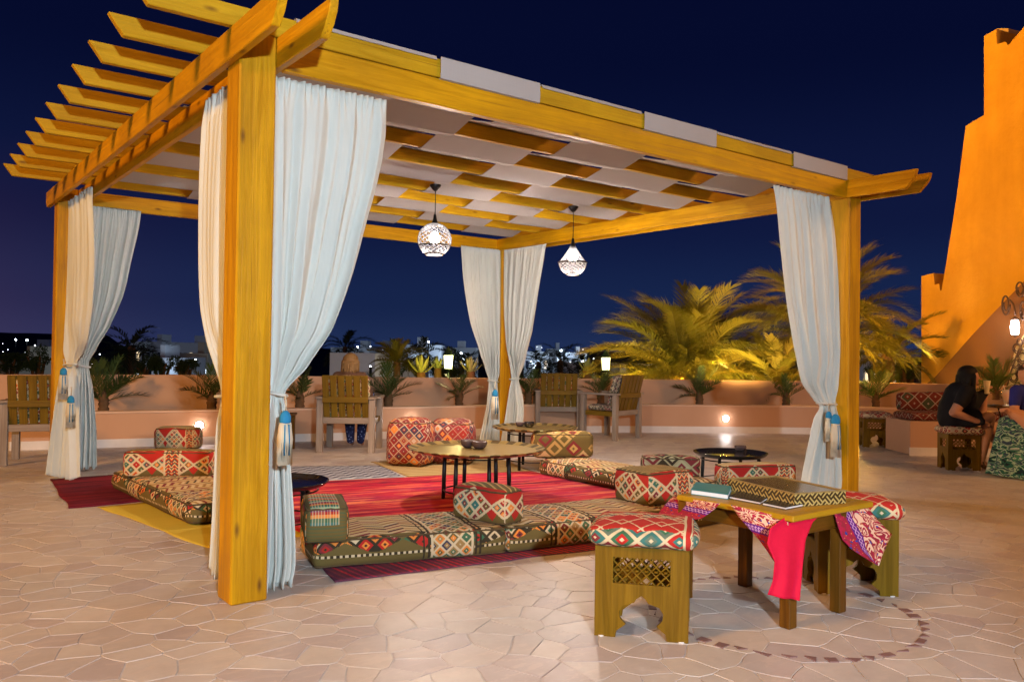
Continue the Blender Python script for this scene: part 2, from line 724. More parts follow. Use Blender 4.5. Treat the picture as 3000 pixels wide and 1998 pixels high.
def stone_geo(pp, x, y, V, F, T):
    z = random.uniform(-0.0006, 0.0006)
    n = len(pp)
    cx = sum(p[0] for p in pp) / n
    cy = sum(p[1] for p in pp) / n
    k0 = len(V)
    tone = random.random()
    for s, zz in ((1.0, -0.009), (1.0, z - 0.0008), (0.975, z)):
        for p in pp:
            V.append((cx + (p[0] - cx) * s - x, cy + (p[1] - cy) * s - y, zz))
    for r in (0, 1):
        for k in range(n):
            k2 = (k + 1) % n
            F.append((k0 + r * n + k, k0 + r * n + k2, k0 + (r + 1) * n + k2, k0 + (r + 1) * n + k))
    F.append(tuple(k0 + 2 * n + k for k in range(n)))
    T += [tone] * (2 * n + 1)


def tone_mesh(name, V, F, T, m):
    me = bpy.data.meshes.new(name)
    me.from_pydata(V, [], F)
    a = me.attributes.new('tone', 'FLOAT', 'FACE')
    a.data.foreach_set('value', T)
    me.materials.append(m)
    return me


# stones that show largest first
NST = 280
restV, restF, restT = [], [], []
cnt = 0
for dep, x, y, pp in cells:
    under = (0.7 < x < 3.9 and 0.5 < y < 3.0)
    if cnt < NST and dep > 1.9 and not under and abs((Vector((x - CAM_O.x, y - CAM_O.y))).dot(Vector((RT.x, RT.y)))) < 0.65 * dep:
        V, F, T = [], [], []
        stone_geo(pp, x, y, V, F, T)
        link('paving_stone', tone_mesh('paving_stone', V, F, T, STONE), floor, (x, y, 0))
        cnt += 1
    else:
        stone_geo(pp, 0, 0, restV, restF, restT)
o = link('paving_field', tone_mesh('paving_field', restV, restF, restT, STONE), floor)
o['kind'] = 'stuff'

# ring of dark triangular stones set in the paving round the low table
RR = 0.625
a0 = 0.0
while a0 < 2 * pi - 0.12:
    w = random.uniform(0.07, 0.15)
    g = random.uniform(0.03, 0.06)
    r1, r2 = RR - random.uniform(0.005, 0.02), RR + random.uniform(0.015, 0.042)
    P = lambda a, r: (RC[0] + r * cos(a), RC[1] + r * sin(a))
    if random.random() < 0.75:
        pts = [P(a0, r1), P(a0 + w, r1 + random.uniform(0, .02)), P(a0 + w * random.uniform(.3, .9), r2)]
    else:
        pts = [P(a0, r1), P(a0 + w, r1), P(a0 + w * .9, r2), P(a0 + w * .15, r2)]
    V = [(p[0], p[1], -0.006) for p in pts] + [(p[0], p[1], 0.0042) for p in pts]
    n = len(pts)
    F = [(k, (k + 1) % n, n + (k + 1) % n, n + k) for k in range(n)] + [tuple(n + k for k in range(n))]
    meshobj('ring_stone', V, F, RINGM, floor)
    a0 += w + g

# ------------------------------------------------------------------ planter walls round the terrace
def off_path(path, d):
    out = []
    for i, p in enumerate(path):
        a = Vector(path[max(i - 1, 0)]); c = Vector(path[min(i + 1, len(path) - 1)])
        t = (c - a).normalized()
        n = Vector((-t.y, t.x))
        out.append((p[0] + n.x * d, p[1] + n.y * d))
    return out


def wall_strip(name, path, d0, d1, z0, z1, m, parent=None):
    A, B = off_path(path, d0), off_path(path, d1)
    V, F = [], []
    n = len(path)
    zz = z1 if isinstance(z1, (list, tuple)) else [z1] * n
    for i in range(n):
        V += [(A[i][0], A[i][1], z0), (A[i][0], A[i][1], zz[i]), (B[i][0], B[i][1], zz[i]), (B[i][0], B[i][1], z0)]
    for i in range(n - 1):
        k = 4 * i
        for q in range(4):
            F.append((k + q, k + (q + 1) % 4, k + 4 + (q + 1) % 4, k + 4 + q))
    F += [(0, 1, 2, 3), (4 * n - 4, 4 * n - 1, 4 * n - 2, 4 * n - 3)]
    return meshobj(name, V, F, m, parent)


def densify(path, st=0.5):
    out = []
    for i in range(len(path) - 1):
        a, c = Vector(path[i]), Vector(path[i + 1])
        k = max(1, int((c - a).length / st))
        for q in range(k):
            out.append(tuple(a.lerp(c, q / k)))
    out.append(path[-1])
    # smooth corners
    for _ in range(3):
        out = [out[0]] + [((out[i - 1][0] + 2 * out[i][0] + out[i + 1][0]) / 4, (out[i - 1][1] + 2 * out[i][1] + out[i + 1][1]) / 4) for i in range(1, len(out) - 1)] + [out[-1]]
    return out


WP = densify(WALL_F)
pw_ = empty('planter_wall', (0, 0, 0), 0, 'low pink plastered planter wall with a marble skirting round the terrace', 'wall')
wall_strip('front_wall', WP, 0.0, 0.14, -0.01, 0.425, PLASTER, pw_)
wall_strip('coping', WP, -0.012, 0.16, 0.427, 0.452, plain('coping_plaster', (0.64, 0.42, 0.29), 0.8, 0.1, 2.0), pw_)
wall_strip('skirting', WP, -0.016, -0.003, -0.005, 0.105, SKIRT, pw_)
wall_strip('soil', WP, 0.162, 0.80, -0.3, 0.37, SOIL, pw_)
bw = empty('parapet_wall', (0, 0, 0), 0, 'taller pink parapet wall rising behind the planter with the palms', 'wall')
hz = []
for p in off_path(WP, 0.8):
    x = p[0]
    hz.append(0.885 if x < 2 else (0.885 - 0.055 * min(1, (x - 2) / 5)))
wall_strip('parapet', WP, 0.80, 1.0, -0.3, hz, PLASTER, bw)
wall_strip('parapet_coping', WP, 0.785, 1.02, 0.0, 0.0, PLASTER, bw) if False else None

# wall spots
SPL = [(2.03, 458, 978), (9.6, 1668, 962), (4.6, 945, 966)]
SPOTS = []


def nearest_wall(px, py):
    # point on the wall front line hit by the viewing ray (plan view)
    d = ray(px, py)
    best = None
    for i in range(len(WP) - 1):
        a, c = Vector(WP[i]), Vector(WP[i + 1])
        e = c - a
        D = Vector((d.x, d.y))
        den = D.x * (-e.y) + e.x * D.y
        if abs(den) < 1e-9: continue
        w = a - Vector((CAM_O.x, CAM_O.y))
        t = (w.x * (-e.y) + e.x * w.y) / den
        s = (D.x * w.y - D.y * w.x) / den
        if t > 0 and -1e-6 <= s <= 1 + 1e-6:
            P = CAM_O + d * t
            nrm = Vector((e.y, -e.x)).normalized()
            return P, nrm
    return None


for (lx, px, py), lab in zip(SPL, ('glaring round spot lamp in the planter wall behind the left floor sofa', 'glaring round spot lamp in the planter wall below the big palms', 'round spot lamp in the planter wall hidden behind the patchwork pouffe')):
    P, nrm = nearest_wall(px, py)
    rt = empty('wall_spot', (P.x, P.y, P.z), math.atan2(nrm.y, nrm.x) + pi / 2, lab, 'lamp', 'round spot lamps in the planter wall')
    b = MB()
    b.lathe([(0.0, 0.0), (0.062, 0.0), (0.058, 0.010), (0.054, 0.012), (0.053, 0.008), (0.0, 0.012)], 20)
    bmesh.ops.rotate(b.bm, verts=b.bm.verts[:], cent=(0, 0, 0), matrix=Matrix.Rotation(pi / 2, 3, 'X'))
    b.build('housing', METAL_D, rt)
    b = MB()
    b.lathe([(0.053, 0.0), (0.046, 0.022), (0.0, 0.032)], 20)
    bmesh.ops.rotate(b.bm, verts=b.bm.verts[:], cent=(0, 0, 0), matrix=Matrix.Rotation(pi / 2, 3, 'X'))
    b.build('lens', SPOTG, rt)
    q = P + Vector((nrm.x, nrm.y, 0)) * 0.09
    lamp('wall_spot_light', 'POINT', q, 0.9, (1.0, 0.85, 0.78), 0.05)

# ------------------------------------------------------------------ tower
TP = at(2118, 880, 18.0)
TD = Vector((-0.226, -0.972, 0)).normalized()
TN = Vector((TD.y, -TD.x, 0))
if TN.dot(FW) > 0: TN = -TN


def on_tower(x, y, off=0.0):
    d = ray(x, y)
    p0 = TP + TN * off
    t = (p0 - CAM_O).dot(TN) / d.dot(TN)
    return CAM_O + d * t


def plane_prism(name, pts, thick, m, parent, off=0.0):
    """outline points standing on the tower's face plane, extruded backwards"""
    V = [on_tower(x, y, off) for x, y in pts]
    n = len(V)
    V2 = [v - TN * thick for v in V]
    F = [tuple(range(n)), tuple(range(2 * n - 1, n - 1, -1))] + [(k, n + k, n + (k + 1) % n, (k + 1) % n) for k in range(n)]
    o = meshobj(name, [tuple(v) for v in V + V2], F, m, parent)
    b = bmesh.new(); b.from_mesh(o.data)
    bmesh.ops.recalc_face_normals(b, faces=b.faces[:])
    b.to_mesh(o.data); b.free()
    return o


tw = empty('tower', (TP.x, TP.y, 0), 0, 'tall ochre fortress tower with stepped battlements lit orange', 'tower')
tw_inv = Matrix.Translation((-TP.x, -TP.y, 0))
o = plane_prism('lower_wall', [(2118, 990), (2118, 635), (2146, 628), (2148, 655), (2159, 653), (2161, 668), (2400, 600), (2400, 990)], 1.2, PLASTER_T, None, 0.0)
o.parent = tw; o.matrix_parent_inverse = tw_inv
o = plane_prism('battered_wall', [(2163, 676), (2176, 600), (2198, 460), (2220, 290), (2262, 265), (2400, 240), (2400, 676)], 1.6, PLASTER_T, None, 0.003)
o.parent = tw; o.matrix_parent_inverse = tw_inv
o = plane_prism('upper_wall', [(2262, 300), (2262, 84), (2290, 68), (2292, 102), (2312, 97), (2318, 105), (2354, 62), (2400, 10), (2400, 300)], 1.6, PLASTER_T, None, 0.006)
o.parent = tw; o.matrix_parent_inverse = tw_inv
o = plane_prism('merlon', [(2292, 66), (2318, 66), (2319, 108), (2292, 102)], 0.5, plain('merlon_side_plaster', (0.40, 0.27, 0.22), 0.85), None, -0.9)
o.parent = tw; o.matrix_parent_inverse = tw_inv
rw = empty('shade_slab', (TP.x, TP.y, 0), 0, 'added brown slab with a sloping top, coloured as the shade on the orange tower', 'wall')
o = plane_prism('shade_slope', [(2132, 880), (2148, 868), (2235, 770), (2312, 690), (2400, 600), (2400, 990), (2132, 990)], 0.25, SHADE_BROWN, None, 0.42)  # added slab, its brown stands for the diagonal shadow on the tower
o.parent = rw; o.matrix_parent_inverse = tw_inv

# ------------------------------------------------------------------ pergola
LX, LY, PWD, BT = 5.479, 5.19, 0.186, 0.042
ZB, ZT = 2.672, 2.828
pg = empty('pergola', (0, 0, 0), 0, 'large yellow stained timber pergola with a woven white canvas roof over the floor seating', 'pergola')


def beam_prof(L):
    return [(0, 0.06), (0.05, 0.0), (L - 0.09, 0.0), (L - 0.05, 0.05), (L - 0.02, 0.085), (L, ZT - ZB), (0, ZT - ZB)]


def beam_prof_rev(L):
    return [(0.10, 0.0), (L - 0.05, 0.0), (L, 0.05), (L, ZT - ZB), (0, ZT - ZB), (0.015, 0.10), (0.05, 0.055)]


for (x, y) in ((0, 0), (LX, 0), (0, LY), (LX, LY)):
    board('post', (x + PWD / 2, y + PWD, 0.0), (x + PWD / 2, y + PWD, ZT + 0.0), PWD, PWD, WOOD, pg, None, 0.008)
for x in (-BT / 2 - 0.002, PWD + BT / 2 + 0.002):
    board('beam', (x, -0.62, ZB), (x, LY + 0.42, ZB), BT, ZT - ZB, WOOD, pg, beam_prof_rev)
for x in (LX - BT / 2 - 0.002, LX + PWD + BT / 2 + 0.002):
    board('beam', (x, -0.62, ZB), (x, LY + 0.42, ZB), BT, ZT - ZB, WOOD, pg, beam_prof_rev)
for y in (0.030, LY + 0.075):
    board('header', (PWD + BT + 0.004, y, ZB - 0.004), (LX - BT - 0.004, y, ZB - 0.004), 0.05, ZT - ZB + 0.002, WOOD, pg)


def raft_prof(L):
    return [(0.075, 0.0), (L - 0.075, 0.0), (L, 0.105), (0, 0.105)]


RY = [0.02 + 0.487 * r for r in range(11)]
for r, y in enumerate(RY):
    board('rafter', (-0.50, y, ZT + 0.002), (LX + PWD + 0.42, y, ZT + 0.002), 0.045, 0.105, WOOD_OLD, pg, raft_prof)
# woven canvas strips
XS = [0.27, 1.14, 1.90, 2.82, 3.62, 4.59, 5.42]
for k in range(6):
    x0, x1 = XS[k] + 0.012, XS[k + 1] - 0.012
    prof = []
    over, under = ZT + 0.115, ZT - 0.006
    st = [(under if (k + r) % 2 else over) for r in range(11)]
    if st[0] == under:      # the strip turns up round the front of the first rafter
        prof += [(RY[0] - 0.035, ZT + 0.117), (RY[0] - 0.036, ZT + 0.06), (RY[0] - 0.035, ZT - 0.004)]
    else:
        prof += [(RY[0] - 0.032, ZT + 0.095)]
    for r in range(11):
        y = RY[r]
        for dy in (-0.024, 0.024):
            prof.append((y + dy, st[r]))
        if r < 10:
            z1, z2 = st[r], st[r + 1]
            for q in range(1, 4):
                t = q / 4
                s = t
                sag = 0.0
                prof.append((y + 0.024 + (0.487 - 0.048) * t, z1 + (z2 - z1) * (0.6 * s + 0.4 * t) + sag))
    V, F = [], []
    NX = 8
    for (y, z) in prof:
        for q in range(NX + 1):
            t = q / NX
            V.append((x0 + (x1 - x0) * t, y, z + 0.0012 * mnoise.noise(Vector((x0 + t * 3, y * 2.5, k)))))
    for i in range(len(prof) - 1):
        for q in range(NX):
            a = i * (NX + 1) + q
            F.append((a, a + 1, a + NX + 2, a + NX + 1))
    o = meshobj('canvas_strip', V, F, CANOPY, pg, smooth=False)
    sm = o.modifiers.new('thick', 'SOLIDIFY')
    sm.thickness = 0.004
    sm.offset = 0

# ------------------------------------------------------------------ curtains
def curtain(label, plane, val, L, R, zt, zb, folds, amp, seed, ztie, sway=0.0, hem=0.02, group='white curtains tied to the pergola posts', lump=None):
    """plane 'y' (cloth spreads along x at y=val) or 'x'"""
    rnd_ = random.Random(seed)
    NU, NV = 120, 110
    ph = [rnd_.uniform(0, 6.28) for _ in range(6)]
    V, F = [], []
    wtop = abs(interp(R, zt) - interp(L, zt))
    for j in range(NV + 1):
        z = zt + (zb - zt) * j / NV
        l, r = interp(L, z), interp(R, z)
        w = abs(r - l)
        comp = min(1.0, max(0.0, 1 - w / (wtop * 1.15)))
        below = max(0.0, (ztie - z)) / max(0.1, ztie)
        near = math.exp(-((z - ztie) / 0.10) ** 2)
        a = amp * (0.45 + 1.15 * comp) * (1 - 0.78 * near)
        head = math.exp(-((zt - z) / 0.09) ** 2)
        for i in range(NU + 1):
            u = i / NU
            uu = u + 0.018 * sin(u * 9 + ph[0] + z * 1.3) * (1 - head * .5)
            f = sin(uu * folds * 2 * pi + ph[1] + 0.5 * sin(z * 1.7 + ph[2])) * 0.6
            f += sin(uu * folds * 1.63 * 2 * pi + ph[3] + 0.7 * sin(z * 1.1 + ph[4])) * 0.38
            f += 0.22 * sin(uu * folds * 3.1 * 2 * pi + ph[5]) * (0.4 + head)
            f2 = sin(uu * folds * 0.45 * 2 * pi + ph[2] + z * 0.8)
            d = a * (f * (0.75 + 0.5 * below) + 0.9 * f2 * (1 - head)) + head * 0.012 * sin(uu * folds * 5 * pi)
            pos = l + (r - l) * u + 0.35 * a * sin(uu * folds * 2 * pi + ph[1] + 1.4) * (0.3 + comp)
            # fabric gathered before the tie bulges a little
            d += -0.05 * math.exp(-((z - ztie - 0.16) / 0.14) ** 2) * sin(pi * u)
            d -= sway * below * u
            zz = z + (hem * sin(uu * folds * 2 * pi * 0.5 + ph[4]) if j == NV else 0)
            V.append((pos, val - d, zz) if plane == 'y' else (val - d, pos, zz))
    for j in range(NV):
        for i in range(NU):
            a = j * (NU + 1) + i
            F.append((a, a + 1, a + NU + 2, a + NU + 1))
    o = meshobj('curtain', V, F, CURTAIN, None, smooth=True)
    sm = o.modifiers.new('thick', 'SOLIDIFY')
    sm.thickness = 0.003
    sm.offset = 0
    tag(o, label, 'curtain', group)
    # tie band
    l, r = interp(L, ztie), interp(R, ztie)
    c, w = (l + r) / 2, abs(r - l) / 2 + 0.012
    pts = []
    for q in range(17):
        t = q / 16 * 2 * pi
        p, dd = c + w * cos(t), 0.055 * sin(t)
        pts.append((p, val + dd, ztie - 0.01 * cos(t)) if plane == 'y' else (val + dd, p, ztie - 0.01 * cos(t)))
    b = MB()
    b.tube(pts, 0.009, 6, caps=False)
    b.build('tie_band', CURTAIN, o)
    return o


curtain('bright white curtain hanging to the right of the front post, bulging widely', 'y', 0.125,
        [(2.68, .225), (1.93, .225), (1.04, .235), (0.81, .215), (-0.01, .19)],
        [(2.68, .885), (2.49, .88), (2.24, .84), (1.94, .76), (1.65, .68), (1.36, .57), (1.15, .42), (1.02, .305), (.9, .31), (0.72, .33), (0.15, .375), (-0.01, .345)],
        2.672, 0.03, 7, 0.024, 11, 1.02)
curtain('narrow white curtain to the left of the front post under the side beam', 'x', 0.11,
        [(2.67, .88), (2.54, .95), (2.16, .99), (1.77, .98), (1.51, .93), (1.26, .76), (1.07, .56), (0.95, .52), (0.78, .54), (0.3, .60), (0.0, .66)],
        [(2.67, .21), (1.5, .21), (1.1, .23), (1.0, .26), (0.8, .24), (0.0, .20)],
        2.69, 0.03, 9, 0.022, 12, 1.0)
curtain('cream curtain on the side beam in front of the far left post', 'x', 0.10,
        [(2.71, 4.17), (2.32, 4.05), (2.0, 4.0), (1.63, 4.06), (1.32, 4.30), (1.13, 4.66), (1.0, 4.74), (0.5, 4.66), (0.0, 4.56)],
        [(2.82, 5.17), (1.3, 5.16), (1.1, 5.12), (1.0, 5.08), (0.7, 5.10), (0.35, 5.10), (0.0, 5.08)],
        2.69, 0.02, 8, 0.030, 13, 1.08, sway=-0.13)
curtain('cream curtain falling from the back header to the right of the far left post', 'y', 5.20,
        [(2.85, .20), (2.13, .21), (1.33, .20), (1.09, .20), (0.8, .14), (0.0, .04)],
        [(2.87, .79), (2.53, .76), (2.16, .69), (1.79, .62), (1.47, .5), (1.2, .36), (1.09, .31), (0.8, .36), (0.36, .4), (0.0, .41)],
        2.68, 0.03, 12, 0.026, 14, 1.06)
curtain('cream curtain on the back header to the left of the far back post', 'y', 5.20,
        [(2.83, 4.78), (2.25, 4.83), (1.66, 4.96), (1.19, 5.15), (0.96, 5.26), (0.84, 5.29), (0.54, 5.26), (0.24, 5.19), (0.0, 5.13)],
        [(2.87, 5.46), (0.95, 5.46), (0.83, 5.43), (0.41, 5.46), (0.0, 5.47)],
        2.68, 0.03, 12, 0.022, 15, 0.86)
curtain('cream curtain on the right side beam beside the far back post', 'x', 5.50,
        [(2.69, 4.26), (2.18, 4.39), (1.55, 4.54), (1.2, 4.69), (0.91, 4.81), (0.5, 4.72), (0.0, 4.78)],
        [(2.74, 5.16), (1.92, 5.15), (1.32, 5.08), (0.9, 4.97), (0.54, 5.03), (0.0, 5.16)],
        2.69, 0.03, 12, 0.022, 16, 0.90)
curtain('pale curtain hanging to the left of the right front post with one long sweep', 'y', 0.10,
        [(2.69, 4.49), (2.41, 4.54), (2.05, 4.6), (1.69, 4.68), (1.33, 4.8), (1.03, 4.93), (0.86, 5.12), (0.82, 5.2), (0.72, 5.13), (0.46, 5.04), (0.17, 4.94), (0, 4.90)],
        [(2.68, 5.31), (2.31, 5.40), (1.92, 5.44), (1.34, 5.45), (0.95, 5.42), (0.85, 5.42), (0.63, 5.48), (0.31, 5.55), (0.03, 5.60)],
        2.672, 0.03, 9, 0.030, 17, 0.84)


def tassel(loc, label, s=1.0, rz=0.0):
    t = empty('tassel', loc, rz, label, 'tassel', 'blue and cream curtain tassels')
    t.scale = (s, s, s)
    b = MB()
    b.tube([(0, 0, 0.10), (0.004, 0, 0.05), (0, 0, 0.0)], 0.006, 6)
    b.build('cord', ROPE, t)
    b = MB()
    b.lathe([(0.0, 0.012), (0.012, 0.01), (0.026, -0.004), (0.033, -0.025), (0.033, -0.055), (0.030, -0.062), (0.0, -0.064)], 14)
    b.build('tassel_head', BLUE, t)
    b = MB()
    n = 26
    for k in range(n):
        a = 2 * pi * k / n
        r1, r2 = 0.030, 0.038 + 0.006 * random.random()
        for q in range(1):
            b.tube([(r1 * cos(a), r1 * sin(a) * .7, -0.06), (r2 * cos(a), r2 * sin(a) * .7, -0.16), (r2 * .98 * cos(a), r2 * .98 * sin(a) * .7, -0.30 - random.uniform(0, .015))], 0.0062, 5)
    b.build('fringe', ROPE, t)
    b = MB()
    for a in (-1.9, -1.2, 0.3):
        b.tube([(0.034 * cos(a), 0.026 * sin(a), -0.07), (0.042 * cos(a), 0.032 * sin(a), -0.16), (0.042 * cos(a), 0.032 * sin(a), -0.25)], 0.005, 5)
    b.build('blue_strand', BLUE, t)
    return t


p = at(656, 948, 4.02); tassel(p, 'large tassel with a blue head on the right of the front post', 0.82)
p = at(146, 848, 7.75); tassel(p, 'upper blue headed tassel beside the far left post', 0.92)
p = at(163, 912, 7.60); tassel(p, 'lower blue headed tassel on the curtain of the far left post', 0.92)
p = at(1138, 898, 9.9); tassel(p, 'small blue headed tassel by the far back post', 1.1)
p = at(1921, 955, 7.12); tassel(p, 'blue headed tassel on the curtain of the right front post', 1.15)
p = at(1905, 948, 7.16); tassel(p, 'slimmer tassel half hidden behind the one on the right front curtain', 0.8)


# ------------------------------------------------------------------ pendant lanterns
def lattice(prof, seg, rows, th):
    """diamond lattice on a surface of revolution given by prof(t)->(r,z)"""
    bm = bmesh.new()
    rings = []
    for j in range(rows + 1):
        r, z = prof(j / rows)
        off = 0.5 * (j % 2)
        rings.append([bm.verts.new((r * cos(2 * pi * (k + off) / seg), r * sin(2 * pi * (k + off) / seg), z)) for k in range(seg)])
    for j in range(rows - 1):
        for k in range(seg):
            o_ = 0 if j % 2 else 0
            k2 = (k + 1) % seg
            if j % 2 == 0:
                # diamond: ring j vertex k2, ring j+1 k & k2, ring j+2 k2
                vs = (rings[j][k2], rings[j + 1][k2], rings[j + 2][k2], rings[j + 1][k])
            else:
                vs = (rings[j][k], rings[j + 1][k2], rings[j + 2][k], rings[j + 1][k])
            try:
                bm.faces.new(vs)
            except ValueError:
                pass
    return bm


def pendant(top, label, shape, R, drop):
    t = empty('pendant_lantern', top, 0, label, 'lantern')
    b = MB()
    b.lathe([(0.0, 0.0), (0.052, 0.0), (0.055, -0.01), (0.03, -0.045), (0.012, -0.06), (0.0, -0.06)], 16)
    b.build('ceiling_rose', METAL_B, t)
    b = MB()
    b.tube([(0, 0, -0.05), (0.003, 0, -drop * .5), (0, 0, -drop + 0.08)], 0.005, 6)
    b.build('chain', METAL_B, t)
    b = MB()
    b.lathe([(0.0, 0.10), (0.012, 0.10), (0.018, 0.06), (0.03, 0.02), (0.034, 0.0), (0.0, 0.0)], 14, (0, 0, -drop - 0.02))
    b.build('socket', METAL_B, t)
    if shape == 'globe':
        pr = lambda s: (max(0.03, R * sin(0.22 + (pi - 0.22 - 0.55) * s)), -drop - R + R * cos(0.22 + (pi - 0.22 - 0.55) * s))
        zr, rr = -drop - R - R * cos(0.55), R * sin(0.55)
        zc = -drop - R * 0.85
    else:
        def pr(s):
            if s < 0.45:
                q = s / 0.45
                return (0.025 + (R * 0.93 - 0.025) * q ** 1.15, -drop - 1.15 * R * q)
            q = (s - 0.45) / 0.55
            a = 0.05 + q * 1.08
            return (R * cos(a) * 1.0 + 0.0 * q, -drop - 1.15 * R - R * 0.98 * sin(a))
        zr = pr(1.0)[1]; rr = pr(1.0)[0]
        zc = -drop - R * 0.72
    bm = lattice(pr, 15, 17, 0)
    me = bpy.data.meshes.new('lattice_shade')
    bm.to_mesh(me); bm.free()
    me.materials.append(WHITE_M)
    o = link('lattice_shade', me, t)
    w = o.modifiers.new('wire', 'WIREFRAME')
    w.thickness = 0.0095
    w.use_even_offset = False
    bm = bmesh.new()
    b = MB()
    b.lathe([(rr, 0.012), (rr + 0.006, 0.0), (rr, -0.012), (rr - 0.006, 0.0), (rr, 0.012)], 24, (0, 0, zr))
    if shape != 'globe':
        rm = pr(0.45)[0]; zm = pr(0.45)[1]
        b.lathe([(rm, 0.01), (rm + 0.014, 0.0), (rm, -0.01), (rm - 0.004, 0.0), (rm, 0.01)], 24, (0, 0, zm))
    else:
        s_ = 0.72; rm, zm = pr(s_)
        b.lathe([(rm, 0.006), (rm + 0.007, 0.0), (rm, -0.006), (rm - 0.003, 0.0), (rm, 0.006)], 24, (0, 0, zm))
    b.build('rim', METAL_D, t)
    b = MB()
    b.lathe([(0.0, 0.055), (0.02, 0.05), (0.045, 0.01), (0.05, -0.015), (0.038, -0.045), (0.0, -0.06)], 16, (0, 0, zc))
    bo = b.build('bulb', BULB, t)
    b = MB()
    b.lathe([(0.0, 0.0), (rr - 0.008, 0.0), (rr - 0.010, -0.006), (0.0, -0.006)], 24, (0, 0, zr))
    b.build('diffuser', emis('lantern_diffuser', (1, 0.95, 0.92), 2.5), t)
    l = lamp('lantern_light', 'POINT', (top[0], top[1], top[2] + zr - 0.05), 135, (1.0, 0.84, 0.72), 0.07)
    l2 = lamp('lantern_bulb_light', 'POINT', (top[0], top[1], top[2] + zc + 0.0), 3.5, (1.0, 0.86, 0.78), 0.055)
    return t


r1 = on_ground(1001, 424, 2.815)
pendant((r1.x, r1.y, 2.81), 'round pierced metal pendant lantern glowing white, left of the two', 'globe', 0.155, 0.36)
r2 = on_ground(1318, 474, 2.815)
pendant((r2.x, r2.y, 2.81), 'pear shaped pierced pendant lantern glowing white, right of the two', 'pear', 0.145, 0.42)
print('lanterns', r1, r2)

# ------------------------------------------------------------------ woven (kilim) fabrics
RED, CRM, GRN, ORG, OLV, NVY, MAR, TAN, TEAL, BLK, PUR = ((0.46, 0.006, 0.012), (0.66, 0.52, 0.32), (0.02, 0.13, 0.07), (0.80, 0.24, 0.04), (0.13, 0.095, 0.028),
    (0.02, 0.025, 0.08), (0.20, 0.012, 0.03), (0.52, 0.33, 0.11), (0.02, 0.16, 0.15), (0.015, 0.014, 0.012), (0.16, 0.02, 0.12))


def uv_steps(q=0.005):
    t = Ex.nt.nodes.new('ShaderNodeUVMap')
    x, y, _ = xyz(Ex(t.outputs[0]))
    return fl(x / q) * q, fl(y / q) * q, x, y


def tri(u, p):
    """triangle wave 0..1 with period p"""
    return M('MULTIPLY', ab(fr(u / p) - 0.5), 2.0)


def diamonds(u, v, s, cols, border=CRM, seed=0.0, bw=0.11, inner=True):
    p, q = (u + v) / s, (u - v) / s
    fp, fq = fr(p), fr(q)
    e = mn(mn(fp, 1.0 - fp), mn(fq, 1.0 - fq))
    r = rnd(fl(p), fl(q), seed)
    c = pal(r, cols)
    if inner:
        r2 = rnd(fl(p), fl(q), seed + 3.3)
        c = mixc(e > 0.27, c, pal(r2, cols[::-1]))
        c = mixc(e > 0.42, c, border)
    return mixc(e < bw, c, border)


def weave_out(c, x, y, u, v, extra=0.0):
    f = noise(comb(x * 900.0, y * 260.0), 1.0, 2, 0.5)
    g = noise(comb(x * 6.0, y * 6.0), 1.0, 3, 0.5)
    c = mixc(f * 0.30, c, mixc(0.5, c, BLK))
    c = mixc(g * 0.12, c, TAN)
    return dict(color=c, rough=0.92, bump=(f, 0.25, 0.002), sheen=0.15)


def mattress_mat(name, H, W, ph=0.0, period=1.02, dense=0.0):
    def b():
        u, v, x, y = uv_steps()
        u = u + ph
        # olive side face, tan top
        side = OLV
        s = mixc(M('MULTIPLY', M('LESS_THAN', ab(v - 0.062), 0.008), M('LESS_THAN', fr(u / 0.034), 0.5)), side, CRM)
        s = mixc(M('MULTIPLY', M('LESS_THAN', ab(v - 0.062), 0.008), M('GREATER_THAN', fr(u / 0.034), 0.5)), s, BLK)
        t = tri(u, 0.34)
        # row of pennants hanging over the top front edge
        d = (v - (H - 0.060)) / 0.10
        pen = M('LESS_THAN', ab(d - 0.35), t * 0.75)
        pc = diamonds(u, v, 0.115, [MAR, ORG, CRM, RED, GRN, BLK, CRM], BLK, ph, 0.09)
        s = mixc(M('MULTIPLY', pen, M('LESS_THAN', ab(d - 0.45), 0.75)), s, pc)
        # top: tan field with slanting hooked strokes
        w = v + tri(u, 0.22) * 0.055
        st = fr(w / 0.058)
        r = rnd(fl(w / 0.058), fl(u / 0.11), ph)
        top = mixc(st < 0.30, mixc(M('ADD', r * 0.7, 0.25), TAN, CRM), pal(r, [MAR, BLK, (0.30, 0.16, 0.05), MAR, (0.36, 0.20, 0.06), BLK]))
        top = mixc(M('MULTIPLY', st > 0.8, r > 0.55), top, pal(r, [OLV, ORG, MAR, (0.4, 0.25, 0.1)]))
        c = mixc(v > (H + 0.03), s, top)
        # cross bands of small diamonds
        fu = fr(u / period)
        bd = M('LESS_THAN', ab(fu - 0.80), 0.115)
        dc = diamonds(u, v, 0.082, [MAR, GRN, OLV, (0.35, 0.2, 0.07), ORG, NVY], CRM, ph + 5.0, 0.10)
        c = mixc(bd, c, dc)
        ln = M('LESS_THAN', ab(ab(fu - 0.80) - 0.145), 0.007)
        ln2 = M('LESS_THAN', ab(ab(fu - 0.80) - 0.175), 0.007)
        c = mixc(mn(ln + ln2, 1.0), c, BLK)
        ln3 = M('LESS_THAN', ab(ab(fu - 0.80) - 0.122), 0.007)
        c = mixc(ln3, c, CRM)
        return weave_out(c, x, y, u, v)
    return mat(name, b)


